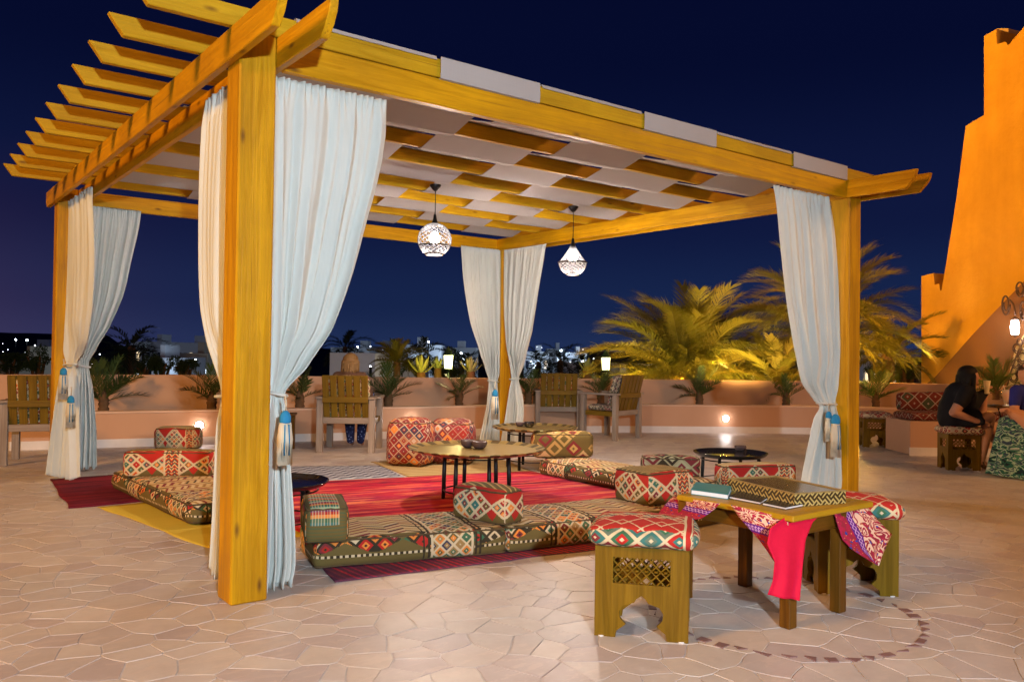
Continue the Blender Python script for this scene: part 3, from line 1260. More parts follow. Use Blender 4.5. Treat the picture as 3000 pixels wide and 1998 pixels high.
def red_mat(name, ph=0.0, H=0.25, fieldA=RED, fieldB=OLV, per=0.34):
    """armrest: big clusters of diamonds on red over olive"""
    def b():
        u, v, x, y = uv_steps(0.004)
        u = u + ph
        t = tri(u, per)
        vv = v / H
        lower = mixc(vv < (0.95 - t * 0.85), fieldB, fieldA)
        cl = M('LESS_THAN', ab(vv - 0.5), (0.56 - t * 0.55))
        dc = diamonds(u, v - H * .5, per / 4, [GRN, MAR, ORG, TEAL, OLV, RED], CRM, ph, 0.13)
        c = mixc(vv < 0.5, fieldB, lower)
        c = mixc(vv < (1.0 - 0.9 * t) , fieldA, fieldB)
        c = mixc(cl, c, dc)
        ed = M('LESS_THAN', ab(ab(vv - 0.5) - (0.56 - t * 0.55)), 0.045)
        c = mixc(ed, c, CRM)
        # band of stripes
        fu = fr((u + 0.11) / (per * 2.0))
        bd = M('LESS_THAN', ab(fu - 0.9), 0.09)
        zz = fr((v + tri(u, 0.05) * 0.03) / 0.042)
        c = mixc(bd, c, pal(fr(zz + fl(v / 0.042) * 0.37), [RED, ORG, CRM, GRN, MAR]))
        c = mixc(M('LESS_THAN', ab(ab(fu - 0.9) - 0.09), 0.012), c, CRM)
        top = mixc(fr((v + u * 0.6) / 0.05) < 0.3, fieldB, TAN)
        c = mixc(v > H * 1.12, c, top)
        return weave_out(c, x, y, u, v)
    return mat(name, b)


def patch_mat(name, s=0.085, cols=None, seed=0.0, border=CRM, bw=0.10):
    cols = cols or [MAR, (0.30, 0.01, 0.015), (0.55, 0.42, 0.32), NVY, ORG, MAR, (0.34, 0.01, 0.015), MAR, (0.45, 0.2, 0.1), (0.16, 0.05, 0.06), (0.30, 0.02, 0.03)]

    def b():
        u, v, x, y = uv_steps(0.004)
        return weave_out(diamonds(u, v, s, cols, border, seed, bw), x, y, u, v)
    return mat(name, b)


def stripe_block_mat(name, ph=0.0):
    """olive cushion with a panel of coloured stripes and a cream diamond chain"""
    def b():
        u, v, x, y = uv_steps(0.004)
        u = u + ph
        c = mixc(M('LESS_THAN', fr(v / 0.021), 0.22), OLV, (0.06, 0.10, 0.05))
        ch = diamonds(u, v, 0.17, [CRM, ORG, TAN, MAR], BLK, ph, 0.07)
        c = mixc(M('LESS_THAN', ab(fr(u / 0.5) - 0.18), 0.14), c, ch)
        st = pal(fr(v / 0.12), [GRN, ORG, RED, PUR, (0.35, 0.55, 0.35), TEAL])
        st = mixc(fr(u / 0.016) < 0.35, st, mixc(0.5, st, CRM))
        c = mixc(M('MULTIPLY', M('LESS_THAN', ab(fr(u / 0.5) - 0.62), 0.16), v > 0.10), c, st)
        return weave_out(c, x, y, u, v)
    return mat(name, b)


def softbox(name, L, W, H, m, parent=None, loc=(0, 0, 0), rz=0.0, r=0.045, puff=0.009, seed=0, n=(26, 14, 8), uo=0.0, pinch=0.014):
    """soft cushion standing on z=0 centred in x, y; UV in metres, unrolled front > top > back"""
    bm = bmesh.new()
    uvl = bm.loops.layers.uv.new('UVMap')
    hx, hy, hz = L / 2, W / 2, H / 2
    cache = {}

    def vert(a, b_, c):
        key = (round(a, 5), round(b_, 5), round(c, 5))
        if key in cache: return cache[key]
        p = Vector((a * hx, b_ * hy, c * hz))
        q = Vector((max(-hx + r, min(hx - r, p.x)), max(-hy + r, min(hy - r, p.y)), max(-hz + r, min(hz - r, p.z))))
        d = p - q
        if d.length > 1e-6:
            p = q + d.normalized() * r
        k = (1 - a * a) * (1 - b_ * b_)
        if c > 0: p.z += puff * k * 1.6
        p.y += puff * b_ * (1 - c * c) * (1 - a * a) * 1.2
        p.x += puff * a * (1 - c * c) * (1 - b_ * b_)
        if pinch:
            p.z -= pinch * (abs(a) ** 6) * (abs(b_) ** 6) * (1 if c > 0 else -0.4)
        p.z += hz
        nn = mnoise.noise(Vector((p.x * 6 + seed * 9.1, p.y * 6, p.z * 6))) * 0.011
        p += (p - Vector((0, 0, hz))).normalized() * nn
        p.z = max(p.z, 0.001)
        v = bm.verts.new(p)
        cache[key] = (v)
        return v
    nx, ny, nz = n

    def lin(k, N):
        t = k / N
        return -cos(pi * t) * 0.35 + (2 * t - 1) * 0.65

    def face(f4, uvs):
        try:
            f = bm.faces.new([vert(*q) for q in f4])
        except ValueError:
            return
        f.smooth = True
        for l, w in zip(f.loops, uvs):
            l[uvl].uv = w
    for i in range(nx):
        x0, x1 = lin(i, nx), lin(i + 1, nx)
        for k in range(nz):
            z0, z1 = lin(k, nz), lin(k + 1, nz)
            for s, fy in ((-1, 0), (1, 1)):
                q = [(x0, s, z0), (x1, s, z0), (x1, s, z1), (x0, s, z1)]
                if s > 0: q = q[::-1]
                uvs = [(a * hx + hx + uo, (c * hz + hz) if s < 0 else (2 * H + W - (c * hz + hz))) for a, _, c in q]
                if s > 0: uvs = [(a, H - (w - (H + W)) if False else (2 * H + W - w)) for a, w in uvs]
                face(q, uvs)
        for j in range(ny):
            y0, y1 = lin(j, ny), lin(j + 1, ny)
            q = [(x0, y0, 1), (x1, y0, 1), (x1, y1, 1), (x0, y1, 1)]
            face(q, [(a * hx + hx + uo, H + b_ * hy + hy) for a, b_, _ in q])
            q = [(x0, y1, -1), (x1, y1, -1), (x1, y0, -1), (x0, y0, -1)]
            face(q, [(a * hx + hx + uo, b_ * hy) for a, b_, _ in q])
    for j in range(ny):
        y0, y1 = lin(j, ny), lin(j + 1, ny)
        for k in range(nz):
            z0, z1 = lin(k, nz), lin(k + 1, nz)
            for s in (-1, 1):
                q = [(s, y0, z0), (s, y1, z0), (s, y1, z1), (s, y0, z1)]
                if s < 0: q = q[::-1]
                face(q, [(b_ * hy + uo + 0.7, c * hz + hz) for _, b_, c in q])
    me = bpy.data.meshes.new(name)
    bm.to_mesh(me)
    bm.free()
    me.materials.append(m)
    return link(name, me, parent, loc, (0, 0, rz))


def uvplane(name, corners, m, thick=0.008, parent=None, nx=40, ny=24, wav=0.004, edge=0.012, seed=0):
    """rug on the floor: corners (x, y) a,b,c,d; u along a-b, v along a-d, in metres"""
    a, b_, c, d = [Vector(q) for q in corners]
    L = ((b_ - a).length + (c - d).length) / 2
    Wd = ((d - a).length + (c - b_).length) / 2
    bm = bmesh.new()
    uvl = bm.loops.layers.uv.new('UVMap')
    vs = []
    for j in range(ny + 1):
        for i in range(nx + 1):
            s, t = i / nx, j / ny
            p = (a.lerp(b_, s)).lerp(d.lerp(c, s), t)
            e = 0.0
            if i in (0, nx) or j in (0, ny):
                e = edge
            n1 = mnoise.noise(Vector((p.x * 3 + seed, p.y * 3, 1)))
            n2 = mnoise.noise(Vector((p.x * 3, p.y * 3 + seed, 7)))
            z = thick + wav * abs(mnoise.noise(Vector((p.x * 2.2, p.y * 2.2, seed + 3.0))))
            vs.append(bm.verts.new((p.x + n1 * e * 2, p.y + n2 * e * 2, z)))
    for j in range(ny):
        for i in range(nx):
            k = j * (nx + 1) + i
            f = bm.faces.new((vs[k], vs[k + 1], vs[k + nx + 2], vs[k + nx + 1]))
            f.smooth = True
            for l, (s, t) in zip(f.loops, ((i, j), (i + 1, j), (i + 1, j + 1), (i, j + 1))):
                l[uvl].uv = (s / nx * L, t / ny * Wd)
    # skirt down to the floor
    loop = [k for k in range(nx + 1)] + [j * (nx + 1) + nx for j in range(1, ny + 1)] + [ny * (nx + 1) + k for k in range(nx - 1, -1, -1)] + [j * (nx + 1) for j in range(ny - 1, 0, -1)]
    low = [bm.verts.new((vs[k].co.x, vs[k].co.y, 0.0015)) for k in loop]
    for q in range(len(loop)):
        q2 = (q + 1) % len(loop)
        bm.faces.new((vs[loop[q]], low[q], low[q2], vs[loop[q2]]))
    bmesh.ops.recalc_face_normals(bm, faces=bm.faces[:])
    me = bpy.data.meshes.new(name)
    bm.to_mesh(me)
    bm.free()
    me.materials.append(m)
    return link(name, me, parent)


# ------------------------------------------------------------------ rugs
def rug_red(name, cols, sc=1.0, seed=0.0, fringe=False):
    def b():
        u, v, x, y = uv_steps(0.004)
        n1 = noise(comb(x * 0.45, y * 3.4 * sc, seed), 1.0, 5, 0.72)
        n2 = noise(comb(x * 1.6, y * 15.0 * sc, seed + 4.0), 1.0, 3, 0.6)
        c = pal(con(n1, 3.4), cols, False)
        c = mixc(M('MULTIPLY', M('GREATER_THAN', n2, 0.57), 0.55), c, cols[-1])
        c = mixc(M('MULTIPLY', M('LESS_THAN', n2, 0.40), 0.55), c, cols[0])
        return dict(color=c, rough=0.95, bump=(n2, 0.6, 0.006), sheen=0.2)
    return mat(name, b)


def rug_line(name, c1, c2, per=0.045):
    def b():
        u, v, x, y = uv_steps(0.003)
        s = fr((u + v * 0.25) / per)
        r = rnd(fl((u + v * 0.25) / per), 1.0, 2.0)
        c = mixc(s < 0.62, pal(r, [c1, (c1[0] * .7, c1[1], c1[2] * 1.6), c1, (0.20, 0.02, 0.06)]), c2)
        d = fr((u + fl(v / per) * 0.011) / 0.02)
        c = mixc(M('MULTIPLY', d < 0.35, 0.45), c, c2)
        return weave_out(c, x, y, u, v)
    return mat(name, b)


MAROON = rug_red('maroon_rug_wool', [(0.05, 0.002, 0.010), (0.11, 0.004, 0.016), (0.17, 0.008, 0.022), (0.26, 0.014, 0.03)], 1.0, 1.0)
PINK = rug_red('pink_red_rug_wool', [(0.09, 0.003, 0.025), (0.38, 0.005, 0.03), (0.52, 0.03, 0.04), (0.34, 0.006, 0.06), (0.72, 0.18, 0.08)], 1.0, 2.0)
o = uvplane('rug', [(-0.17, 3.14), (1.15, 3.20), (1.30, 4.75), (-0.08, 4.78)], MAROON, 0.009, seed=1)
tag(o, 'dark maroon rug sticking out to the left by the cream curtain', 'rug')
o = uvplane('rug', [(0.92, 0.88), (4.02, 0.45), (4.12, 2.78), (1.02, 3.55)], PINK, 0.012, seed=2, nx=60, ny=40)
tag(o, 'bright pink and red striped rug in the middle of the floor seating', 'rug')
fr_ = uvplane('pale_border', [(4.03, 0.45), (4.13, 0.44), (4.20, 2.76), (4.125, 2.78)], plain('pale_fringe', (0.60, 0.42, 0.36), 0.9, 0.2, 30.0), 0.008, o, 4, 30)
o = uvplane('rug', [(0.60, 0.10), (2.45, -0.18), (4.4, -0.25), (4.4, 0.75)][:2] + [(2.55, 0.55), (0.75, 0.85)], rug_line('dark_striped_rug_weave', (0.58, 0.012, 0.045), (0.10, 0.012, 0.06)), 0.006, seed=3)
tag(o, 'thin dark crimson rug with fine stripes under the front floor mattress', 'rug')


def yellow():
    u, v, x, y = uv_steps(0.004)
    n = noise(comb(x * 3.0, y * 60.0), 1.0, 3, 0.6)
    return dict(color=mixc(n, (0.58, 0.42, 0.04), (0.72, 0.54, 0.07)), rough=0.9, bump=(n, 0.3, 0.003))


o = uvplane('rug', [(0.29, 1.24), (0.95, 1.24), (1.0, 3.06), (0.0, 3.10)], mat('yellow_rug_weave', yellow), 0.004, seed=5)
tag(o, 'plain mustard yellow rug showing beside the left floor mattress', 'rug')


def greyrug():
    u, v, x, y = uv_steps(0.004)
    z = fr((v + tri(u, 0.16) * 0.09) / 0.13)
    return weave_out(mixc(z < 0.5, (0.42, 0.43, 0.48), (0.05, 0.055, 0.10)), x, y, u, v)


o = uvplane('rug', [(1.70, 3.55), (2.80, 3.18), (2.98, 4.02), (1.95, 4.55)], mat('grey_zigzag_weave', greyrug), 0.007, seed=6)
tag(o, 'small grey and navy zigzag rug behind the pink rug', 'rug')


def tanrug():
    u, v, x, y = uv_steps(0.004)
    z = fr(v / 0.11)
    return weave_out(mixc(z < 0.35, (0.50, 0.36, 0.16), (0.34, 0.22, 0.09)), x, y, u, v)


o = uvplane('rug', [(2.86, 3.17), (4.15, 2.82), (4.5, 3.9), (3.05, 4.35)], mat('tan_rug_weave', tanrug), 0.005, seed=7)
tag(o, 'flat tan rug under the two patchwork pouffes', 'rug')

# ------------------------------------------------------------------ floor mattresses and arm cushions
MH = 0.165


PIPE = plain('piping_cord', (0.10, 0.065, 0.03), 0.9, 0.4, 50.0)


def quad_block(name, front0, front1, depth, H, m, label, cat, group=None, z=0.0, **kw):
    """block whose front bottom edge runs from front0 to front1"""
    a, c = Vector(front0), Vector(front1)
    d = c - a
    rz = math.atan2(d.y, d.x)
    n = Vector((-d.y, d.x)).normalized()
    mid = (a + c) / 2 + n * depth / 2
    o = softbox(name, d.length, depth, H, m, None, (mid.x, mid.y, z), rz, **kw)
    rr_ = kw.get('r', 0.045)
    for zz in (H - rr_ * 0.30, rr_ * 0.30):
        hx_, hy_ = d.length / 2 - rr_ * 0.27, depth / 2 - rr_ * 0.27
        pts = []
        for (sx, sy, a0) in ((1, 1, 0), (-1, 1, 90), (-1, -1, 180), (1, -1, 270)):
            for q in range(4):
                a = rad(a0 + q * 30)
                pts.append((sx * (hx_ - rr_ * .7) + rr_ * .7 * cos(a), sy * (hy_ - rr_ * .7) + rr_ * .7 * sin(a), zz))
            nxt = {(1, 1): (-1, 1), (-1, 1): (-1, -1), (-1, -1): (1, -1), (1, -1): (1, 1)}[(sx, sy)]
            p_ = pts[-1]
            e_ = (nxt[0] * (hx_ - rr_ * .7) + rr_ * .7 * cos(rad(a0 + 90)), nxt[1] * (hy_ - rr_ * .7) + rr_ * .7 * sin(rad(a0 + 90)), zz)
            for q in range(1, 8):
                t = q / 8
                pts.append((p_[0] + (e_[0] - p_[0]) * t, p_[1] + (e_[1] - p_[1]) * t, zz + 0.003 * sin(q * 1.9 + sx)))
        pts.append(pts[0])
        b = MB()
        b.tube(pts, 0.0062, 5, caps=False)
        b.build('piping', PIPE, o)
    tag(o, label, cat, group)
    return o


MG = 'olive and tan kilim floor mattresses'
MT1 = mattress_mat('kilim_mattress_a', MH, 0.6, 0.0)
MT2 = mattress_mat('kilim_mattress_b', MH, 0.6, 0.33)
MT3 = mattress_mat('kilim_mattress_c', MH, 0.6, 0.71)
quad_block('floor_mattress', (0.60, 0.37), (1.74, 0.06), 0.62, MH, MT1, 'kilim floor mattress at the front, nearest the front post', 'mattress', MG, z=0.008, seed=1, r=0.036)
quad_block('floor_mattress', (1.745, 0.058), (3.02, -0.11), 0.60, MH, MT2, 'kilim floor mattress at the front, running behind the oak stool', 'mattress', MG, z=0.008, seed=2, r=0.036)
quad_block('floor_mattress', (3.04, -0.10), (4.30, -0.02), 0.60, MH, MT3, 'kilim floor mattress at the front, mostly hidden behind the low table', 'mattress', MG, seed=3, r=0.036)
quad_block('floor_mattress', (0.26, 3.92), (0.36, 1.93), 0.62, MH, mattress_mat('kilim_mattress_d', MH, 0.6, 0.12), 'kilim floor mattress on the left, beside the yellow rug', 'mattress', MG, z=0.008, seed=4, r=0.07)
quad_block('floor_mattress', (3.98, 0.62), (4.06, 2.62), -0.62, MH, mattress_mat('kilim_mattress_e', MH, 0.6, 0.5), 'kilim floor mattress on the right, beyond the pink rug', 'mattress', MG, z=0.004, seed=5, r=0.07) if False else None
# the right one shows its inner face towards the rug: run it so that the front face looks to the rug
quad_block('floor_mattress', (4.03, 2.60), (3.96, 0.64), 0.56, MH, mattress_mat('kilim_mattress_e', MH, 0.6, 0.5), 'kilim floor mattress on the right, beyond the pink rug', 'mattress', MG, z=0.004, seed=5, r=0.07)

AG = 'woven arm cushions on the floor mattresses'
zt = MH + 0.004
quad_block('arm_cushion', (0.52, 0.33), (0.75, 0.24), 0.50, 0.20, stripe_block_mat('kilim_striped', 0.2), 'olive arm cushion with orange and green striped panel, right beside the front post', 'cushion', AG, z=zt, seed=6, r=0.036)
quad_block('arm_cushion', (1.64, 0.50), (1.72, 0.09), 0.34, 0.215, red_mat('kilim_red_a', 0.0, 0.215), 'red and olive arm cushion with orange diamonds, in the middle of the front row', 'cushion', AG, z=zt, seed=7, r=0.036) if False else None
quad_block('arm_cushion', (1.60, 0.50), (1.73, 0.07), 0.215, 0.22, red_mat('kilim_red_a', 0.0, 0.225), 'red and olive arm cushion with orange diamonds, in the middle of the front row', 'cushion', AG, z=zt, seed=7, r=0.05, uo=0.0)
quad_block('arm_cushion', (2.99, 0.06), (3.46, 0.03), 0.38, 0.235, red_mat('kilim_red_b', 0.2, 0.235, RED, OLV, 0.36), 'bright red arm cushion with white edged lozenges, left of the tablecloth', 'cushion', AG, z=zt, seed=8, r=0.036)
quad_block('arm_cushion', (4.05, 1.12), (4.44, 0.79), 0.22, 0.17, patch_mat('kilim_black_diamond', 0.17, [BLK, MAR, (0.45, 0.42, 0.25), BLK, MAR, (0.45, 0.42, 0.25)], 3.0, (0.40, 0.36, 0.20), 0.06), 'dark arm cushion with black and maroon diamonds on sage, on the right mattress', 'cushion', AG, z=zt, seed=9, r=0.036)
quad_block('arm_cushion', (4.60, 0.66), (5.26, 0.36), 0.22, 0.27, red_mat('kilim_red_c', 0.44, 0.27, RED, (0.60, 0.42, 0.22), 0.30), 'long red arm cushion with cream trellis, behind the patterned box', 'cushion', AG, z=0.002, seed=10, r=0.036)
quad_block('arm_cushion', (4.00, 2.58), (4.56, 2.30), 0.26, 0.26, patch_mat('kilim_tan_diamond', 0.20, [TAN, MAR, TAN, OLV, (0.62, 0.42, 0.2)], 5.0, OLV, 0.08), 'tan arm cushion with maroon diamonds at the far end of the right mattress', 'cushion', AG, z=zt, seed=11, r=0.06)
quad_block('arm_cushion', (0.25, 3.42), (0.85, 3.04), 0.24, 0.215, red_mat('kilim_red_d', 0.10, 0.215, RED, OLV, 0.34), 'red arm cushion with cream lattice diamonds and an orange end, on the left mattress', 'cushion', AG, z=zt, seed=12, r=0.036)
p0, p1 = on_ground(352, 1031, 0.2), on_ground(450, 1031, 0.2)
quad_block('arm_cushion', (1.33, 6.75), (1.79, 6.47), 0.24, 0.27, red_mat('kilim_red_e', 0.3, 0.26, RED, (0.42, 0.36, 0.2), 0.22), 'smaller red and beige arm cushion on the floor under the left wall spot', 'cushion', AG, z=0.002, seed=13, r=0.06)
o = None if True else quad_block('floor_mattress', (0.32, 4.00), (1.60, 3.86), 0.5, MH - 0.01, mattress_mat('kilim_mattress_f', MH, 0.6, 0.2), 'short kilim floor mattress at the back left corner of the seating', 'mattress', MG, z=0.008, seed=14, r=0.06)

PG = 'patchwork pouffes at the back of the rug'
o = quad_block('pouffe', (3.02, 3.98), (3.31, 3.61), 0.38, 0.50, patch_mat('patchwork_a', 0.115, None, 1.0, (0.50, 0.36, 0.24), 0.055), 'tall patchwork pouffe of red and cream lozenges, left one', 'pouffe', PG, seed=15, r=0.09, puff=0.02, n=(16, 14, 14))
o = quad_block('pouffe', (3.48, 3.84), (3.82, 3.49), 0.36, 0.48, patch_mat('patchwork_b', 0.115, None, 9.0, (0.35, 0.22, 0.16), 0.05), 'darker patchwork pouffe of red lozenges, right one behind the brass tray', 'pouffe', PG, seed=16, r=0.09, puff=0.02, n=(16, 14, 14))


# ------------------------------------------------------------------ tray tables
def brass():
    o = coords()
    n = noise(o, 30.0, 4, 0.6)
    return dict(color=mixc(n, (0.42, 0.27, 0.07), (0.70, 0.50, 0.18)), rough=M('ADD', n * 0.2, 0.22), metal=0.85)


BRASS = mat('hammered_brass', brass)
BRASS_SHADE = plain('flute_shade_brass', (0.12, 0.075, 0.02), 0.4, 0.3, 30.0, metal=0.7)  # dark brass paints the shade between the rim's flutes
LACQ = mat('black_lacquer', lambda: dict(color=(0.012, 0.010, 0.010), rough=0.12, coat=0.6, coatr=0.05))


def tray_table(c, R, h, label, m, lr=0.016, legs=6, spread=0.55, fluted=True, rimh=0.022, zrot=0.0, group='round tray tables among the floor cushions'):
    t = empty('tray_table', (c[0], c[1], 0), zrot, label, 'table', group)
    b = MB()
    seg = 88
    prof = [(0.0, 0.0, 0), (R * 0.55, 0.0, 0), (R * 0.84, 0.001, 0), (R * 0.88, 0.004, .3), (R * 0.93, 0.012, 1), (R * 0.985, rimh, 1), (R, rimh + 0.002, 1), (R * 1.0, rimh - 0.006, 1), (R * 0.93, 0.0, 1), (R * 0.86, -0.010, .3), (0.0, -0.012, 0)]
    rings = []
    for r, z, w in prof:
        if r == 0:
            rings.append([b.bm.verts.new((0, 0, h + z))])
        else:
            rg = []
            for k in range(seg):
                f = 0.003 * w * (1 if k % 2 else -1) if fluted else 0.0
                rg.append(b.bm.verts.new(((r + f * .35) * cos(2 * pi * k / seg), (r + f * .35) * sin(2 * pi * k / seg), h + z + f * .7)))
            rings.append(rg)
    for i in range(len(rings) - 1):
        A, B = rings[i], rings[i + 1]
        for k in range(seg):
            k2 = (k + 1) % seg
            vs = (A[0], B[k], B[k2]) if len(A) == 1 else ((A[k], A[k2], B[0]) if len(B) == 1 else (A[k], B[k], B[k2], A[k2]))
            f = b.bm.faces.new(vs)
            f.smooth = not (fluted and 3 <= i <= 8)
            if fluted and 3 <= i <= 7 and k % 4 < 2:
                f.material_index = 1  # dark faces stand for shade in the flutes
    b.build('tray', [m, BRASS_SHADE] if fluted else m, t)
    for k in range(legs):
        a = 2 * pi * k / legs + 0.3
        b = MB()
        x, y = R * spread * cos(a), R * spread * sin(a)
        b.tube([(x * 1.02, y * 1.02, 0.002), (x, y, h * .5), (x * .98, y * .98, h - 0.012)], [lr, lr * 1.15, lr], 8)
        b.build('leg', METAL_B, t)
    b = MB()
    for z in (h * 0.88, h * 0.22):
        b = MB()
        pts = [(R * spread * cos(2 * pi * k / 24), R * spread * sin(2 * pi * k / 24), z) for k in range(25)]
        b.tube(pts, 0.006, 6, caps=False)
        b.build('stand_ring', METAL_B, t)
    return t


tc1 = on_ground(1096, 1034, 0.43)
tray_table((tc1.x, tc1.y), 0.575, 0.43, 'large round brass tray table with fluted rim and thin black legs, on the pink rug', BRASS, spread=0.48)
tc2 = on_ground(1230, 985, 0.43)
tray_table((tc2.x, tc2.y), 0.47, 0.43, 'smaller brass tray table by the far back post', BRASS, spread=0.62)
tc3 = on_ground(1679, 1046, 0.30)
tray_table((tc3.x, tc3.y), 0.35, 0.30, 'black lacquered round tray table behind the right cushions', LACQ, spread=0.8, fluted=False, rimh=0.03, legs=4)
tray_table((0.86, 1.62), 0.37, 0.30, 'low black round tray table half hidden behind the front post', LACQ, spread=0.8, fluted=False, rimh=0.03, legs=4)


def bowl(loc, label, r=0.055, m=None, h=0.05, lid=False):
    t = MB()
    t.lathe([(0.0, 0.004), (r * 0.55, 0.0), (r * 0.9, h * 0.35), (r, h * 0.8), (r * 0.93, h), (r * 0.85, h * 0.85), (r * 0.6, h * 0.35), (0.0, h * 0.25)], 20)
    o = t.build('ashtray', m or LACQ, None, loc)
    tag(o, label, 'ashtray')
    return o


CER = plain('brown_glazed_clay', (0.09, 0.055, 0.05), 0.25, 0.4, 30.0)
zt1 = 0.432
g = on_ground(1075, 1028, zt1); bowl((g.x, g.y, zt1), 'left of the two dark clay ashtrays on the large brass tray', 0.062, CER, 0.065)
g = on_ground(1102, 1031, zt1); bowl((g.x, g.y, zt1), 'right of the two dark clay ashtrays on the large brass tray', 0.068, CER, 0.065)
g = on_ground(1216, 982, zt1); bowl((g.x, g.y, zt1), 'dark ashtray on the brass tray by the far back post', 0.06, LACQ, 0.06)
g = on_ground(1702, 1037, 0.302); bowl((g.x, g.y, 0.302), 'small dark ashtray on the black tray table', 0.06, CER, 0.055)
g = on_ground(1195, 980, zt1); bowl((g.x, g.y, zt1), 'second ashtray left of the other on the small brass tray', 0.05, CER, 0.045)

# ------------------------------------------------------------------ carved oak stools
def fill_panel(name, outer, holes, th, m, parent, loc, rz, bev=0.0):
    """flat panel in local x/z with holes, thickness th along y"""
    bm = bmesh.new()
    es = []
    for lp in [outer] + holes:
        vs = [bm.verts.new((p[0], -th / 2, p[1])) for p in lp]
        for k in range(len(vs)):
            es.append(bm.edges.new((vs[k], vs[(k + 1) % len(vs)])))
    bmesh.ops.triangle_fill(bm, edges=es, use_beauty=True)
    r = bmesh.ops.extrude_face_region(bm, geom=bm.faces[:])
    bmesh.ops.translate(bm, verts=[v for v in r['geom'] if isinstance(v, bmesh.types.BMVert)], vec=(0, th, 0))
    bmesh.ops.recalc_face_normals(bm, faces=bm.faces[:])
    me = bpy.data.meshes.new(name)
    bm.to_mesh(me); bm.free()
    me.materials.append(m)
    return link(name, me, parent, loc, (0, 0, rz))


STOOLV = wood('stool_oak_upright', (0.13, 0.068, 0.003), (0.27, 0.145, 0.008), 0.5, knots=False)
for n_ in STOOLV.node_tree.nodes:      # boards with upright grain
    if n_.type == 'MAPPING':
        s_ = n_.inputs['Scale'].default_value
        n_.inputs['Scale'].default_value = (s_[2], s_[1], s_[0])


def stool_outline(w, h):
    hw = w / 2
    half = [(0.112, 0.0), (0.108, 0.028), (0.068, 0.060), (0.092, 0.085), (0.096, 0.115), (0.080, 0.142), (0.048, 0.152), (0.030, 0.158), (0.020, 0.175), (0.0, 0.190)]
    s = w / 0.41
    pts = [(-hw, 0), (-half[0][0] * s, 0)] + [(-x * s, z) for x, z in half[1:-1]] + [(0, half[-1][1])] + [(x * s, z) for x, z in half[-2:0:-1]] + [(half[0][0] * s, 0), (hw, 0), (hw, h), (-hw, h)]
    return pts


def stool(loc, rz, label, W_=0.41, D_=0.33, H_=0.40, cm=None, group='oak stools with woven cushions', lab=None):
    t = empty('stool', loc, rz, label, 'stool', group)
    for s in (-1, 1):
        hole = [(-0.125, 0.238), (0.125, 0.238), (0.125, 0.352), (-0.125, 0.352)]
        fill_panel('side_panel', stool_outline(W_, H_), [hole], 0.020, STOOLV, t, (0, s * (D_ / 2 - 0.01), 0), 0)
        b = MB()
        for k in range(-6, 7):
            for sg in (-1, 1):
                x = k * 0.042
                # strut clipped to the window
                x0, x1 = x - sg * 0.057, x + sg * 0.057
                t0, t1 = 0.0, 1.0
                for lim, side in ((-0.125, -1), (0.125, 1)):
                    a_, c_ = x0, x1
                    if (a_ - lim) * side > 0 and (c_ - lim) * side > 0: t0, t1 = 1, 0; break
                    if (a_ - lim) * side > 0: t0 = max(t0, (lim - a_) / (c_ - a_))
                    if (c_ - lim) * side > 0: t1 = min(t1, (lim - a_) / (c_ - a_))
                if t1 - t0 < 0.05: continue
                p = Vector((x0 + (x1 - x0) * t0, 0, 0.238 + 0.114 * t0)); q = Vector((x0 + (x1 - x0) * t1, 0, 0.238 + 0.114 * t1))
                b.tube([p, q], 0.0042, 4, caps=False)
        for k in range(-5, 6, 2):
            b.lathe([(0.0, -0.004), (0.010, -0.004), (0.010, 0.004), (0.0, 0.004)], 8, (k * 0.021, 0, 0.295))
        b.build('lattice_panel', STOOLW, t, (0, s * (D_ / 2 - 0.012), 0))
        hole2 = [(-0.08, 0.255), (0.08, 0.255), (0.08, 0.345), (-0.08, 0.345)]
        fill_panel('side_panel', stool_outline(D_ - 0.042, H_), [hole2], 0.020, STOOLV, t, (s * (W_ / 2 - 0.012), 0, 0), pi / 2)
    b = MB()
    b.box((0, 0, H_ - 0.008), (W_ - 0.044, D_ - 0.044, 0.014))
    b.build('seat_board', STOOLW, t)
    softbox('cushion', W_ + 0.055, D_ + 0.085, 0.085, cm, t, (0, 0, H_ + 0.001), 0, r=0.040, puff=0.016, seed=len(label), n=(20, 18, 8), pinch=0.01)
    b = MB()
    for sx in (-1, 1):
        for sy in (-1, 1):
            b = MB()
            b.lathe([(0, 0), (0.016, 0), (0.016, 0.006), (0, 0.006)], 8, (0, 0, 0))
            b.build('foot_pad', SKIRT, t, (sx * (W_ / 2 - 0.03), sy * (D_ / 2 - 0.011), -0.002))
    return t


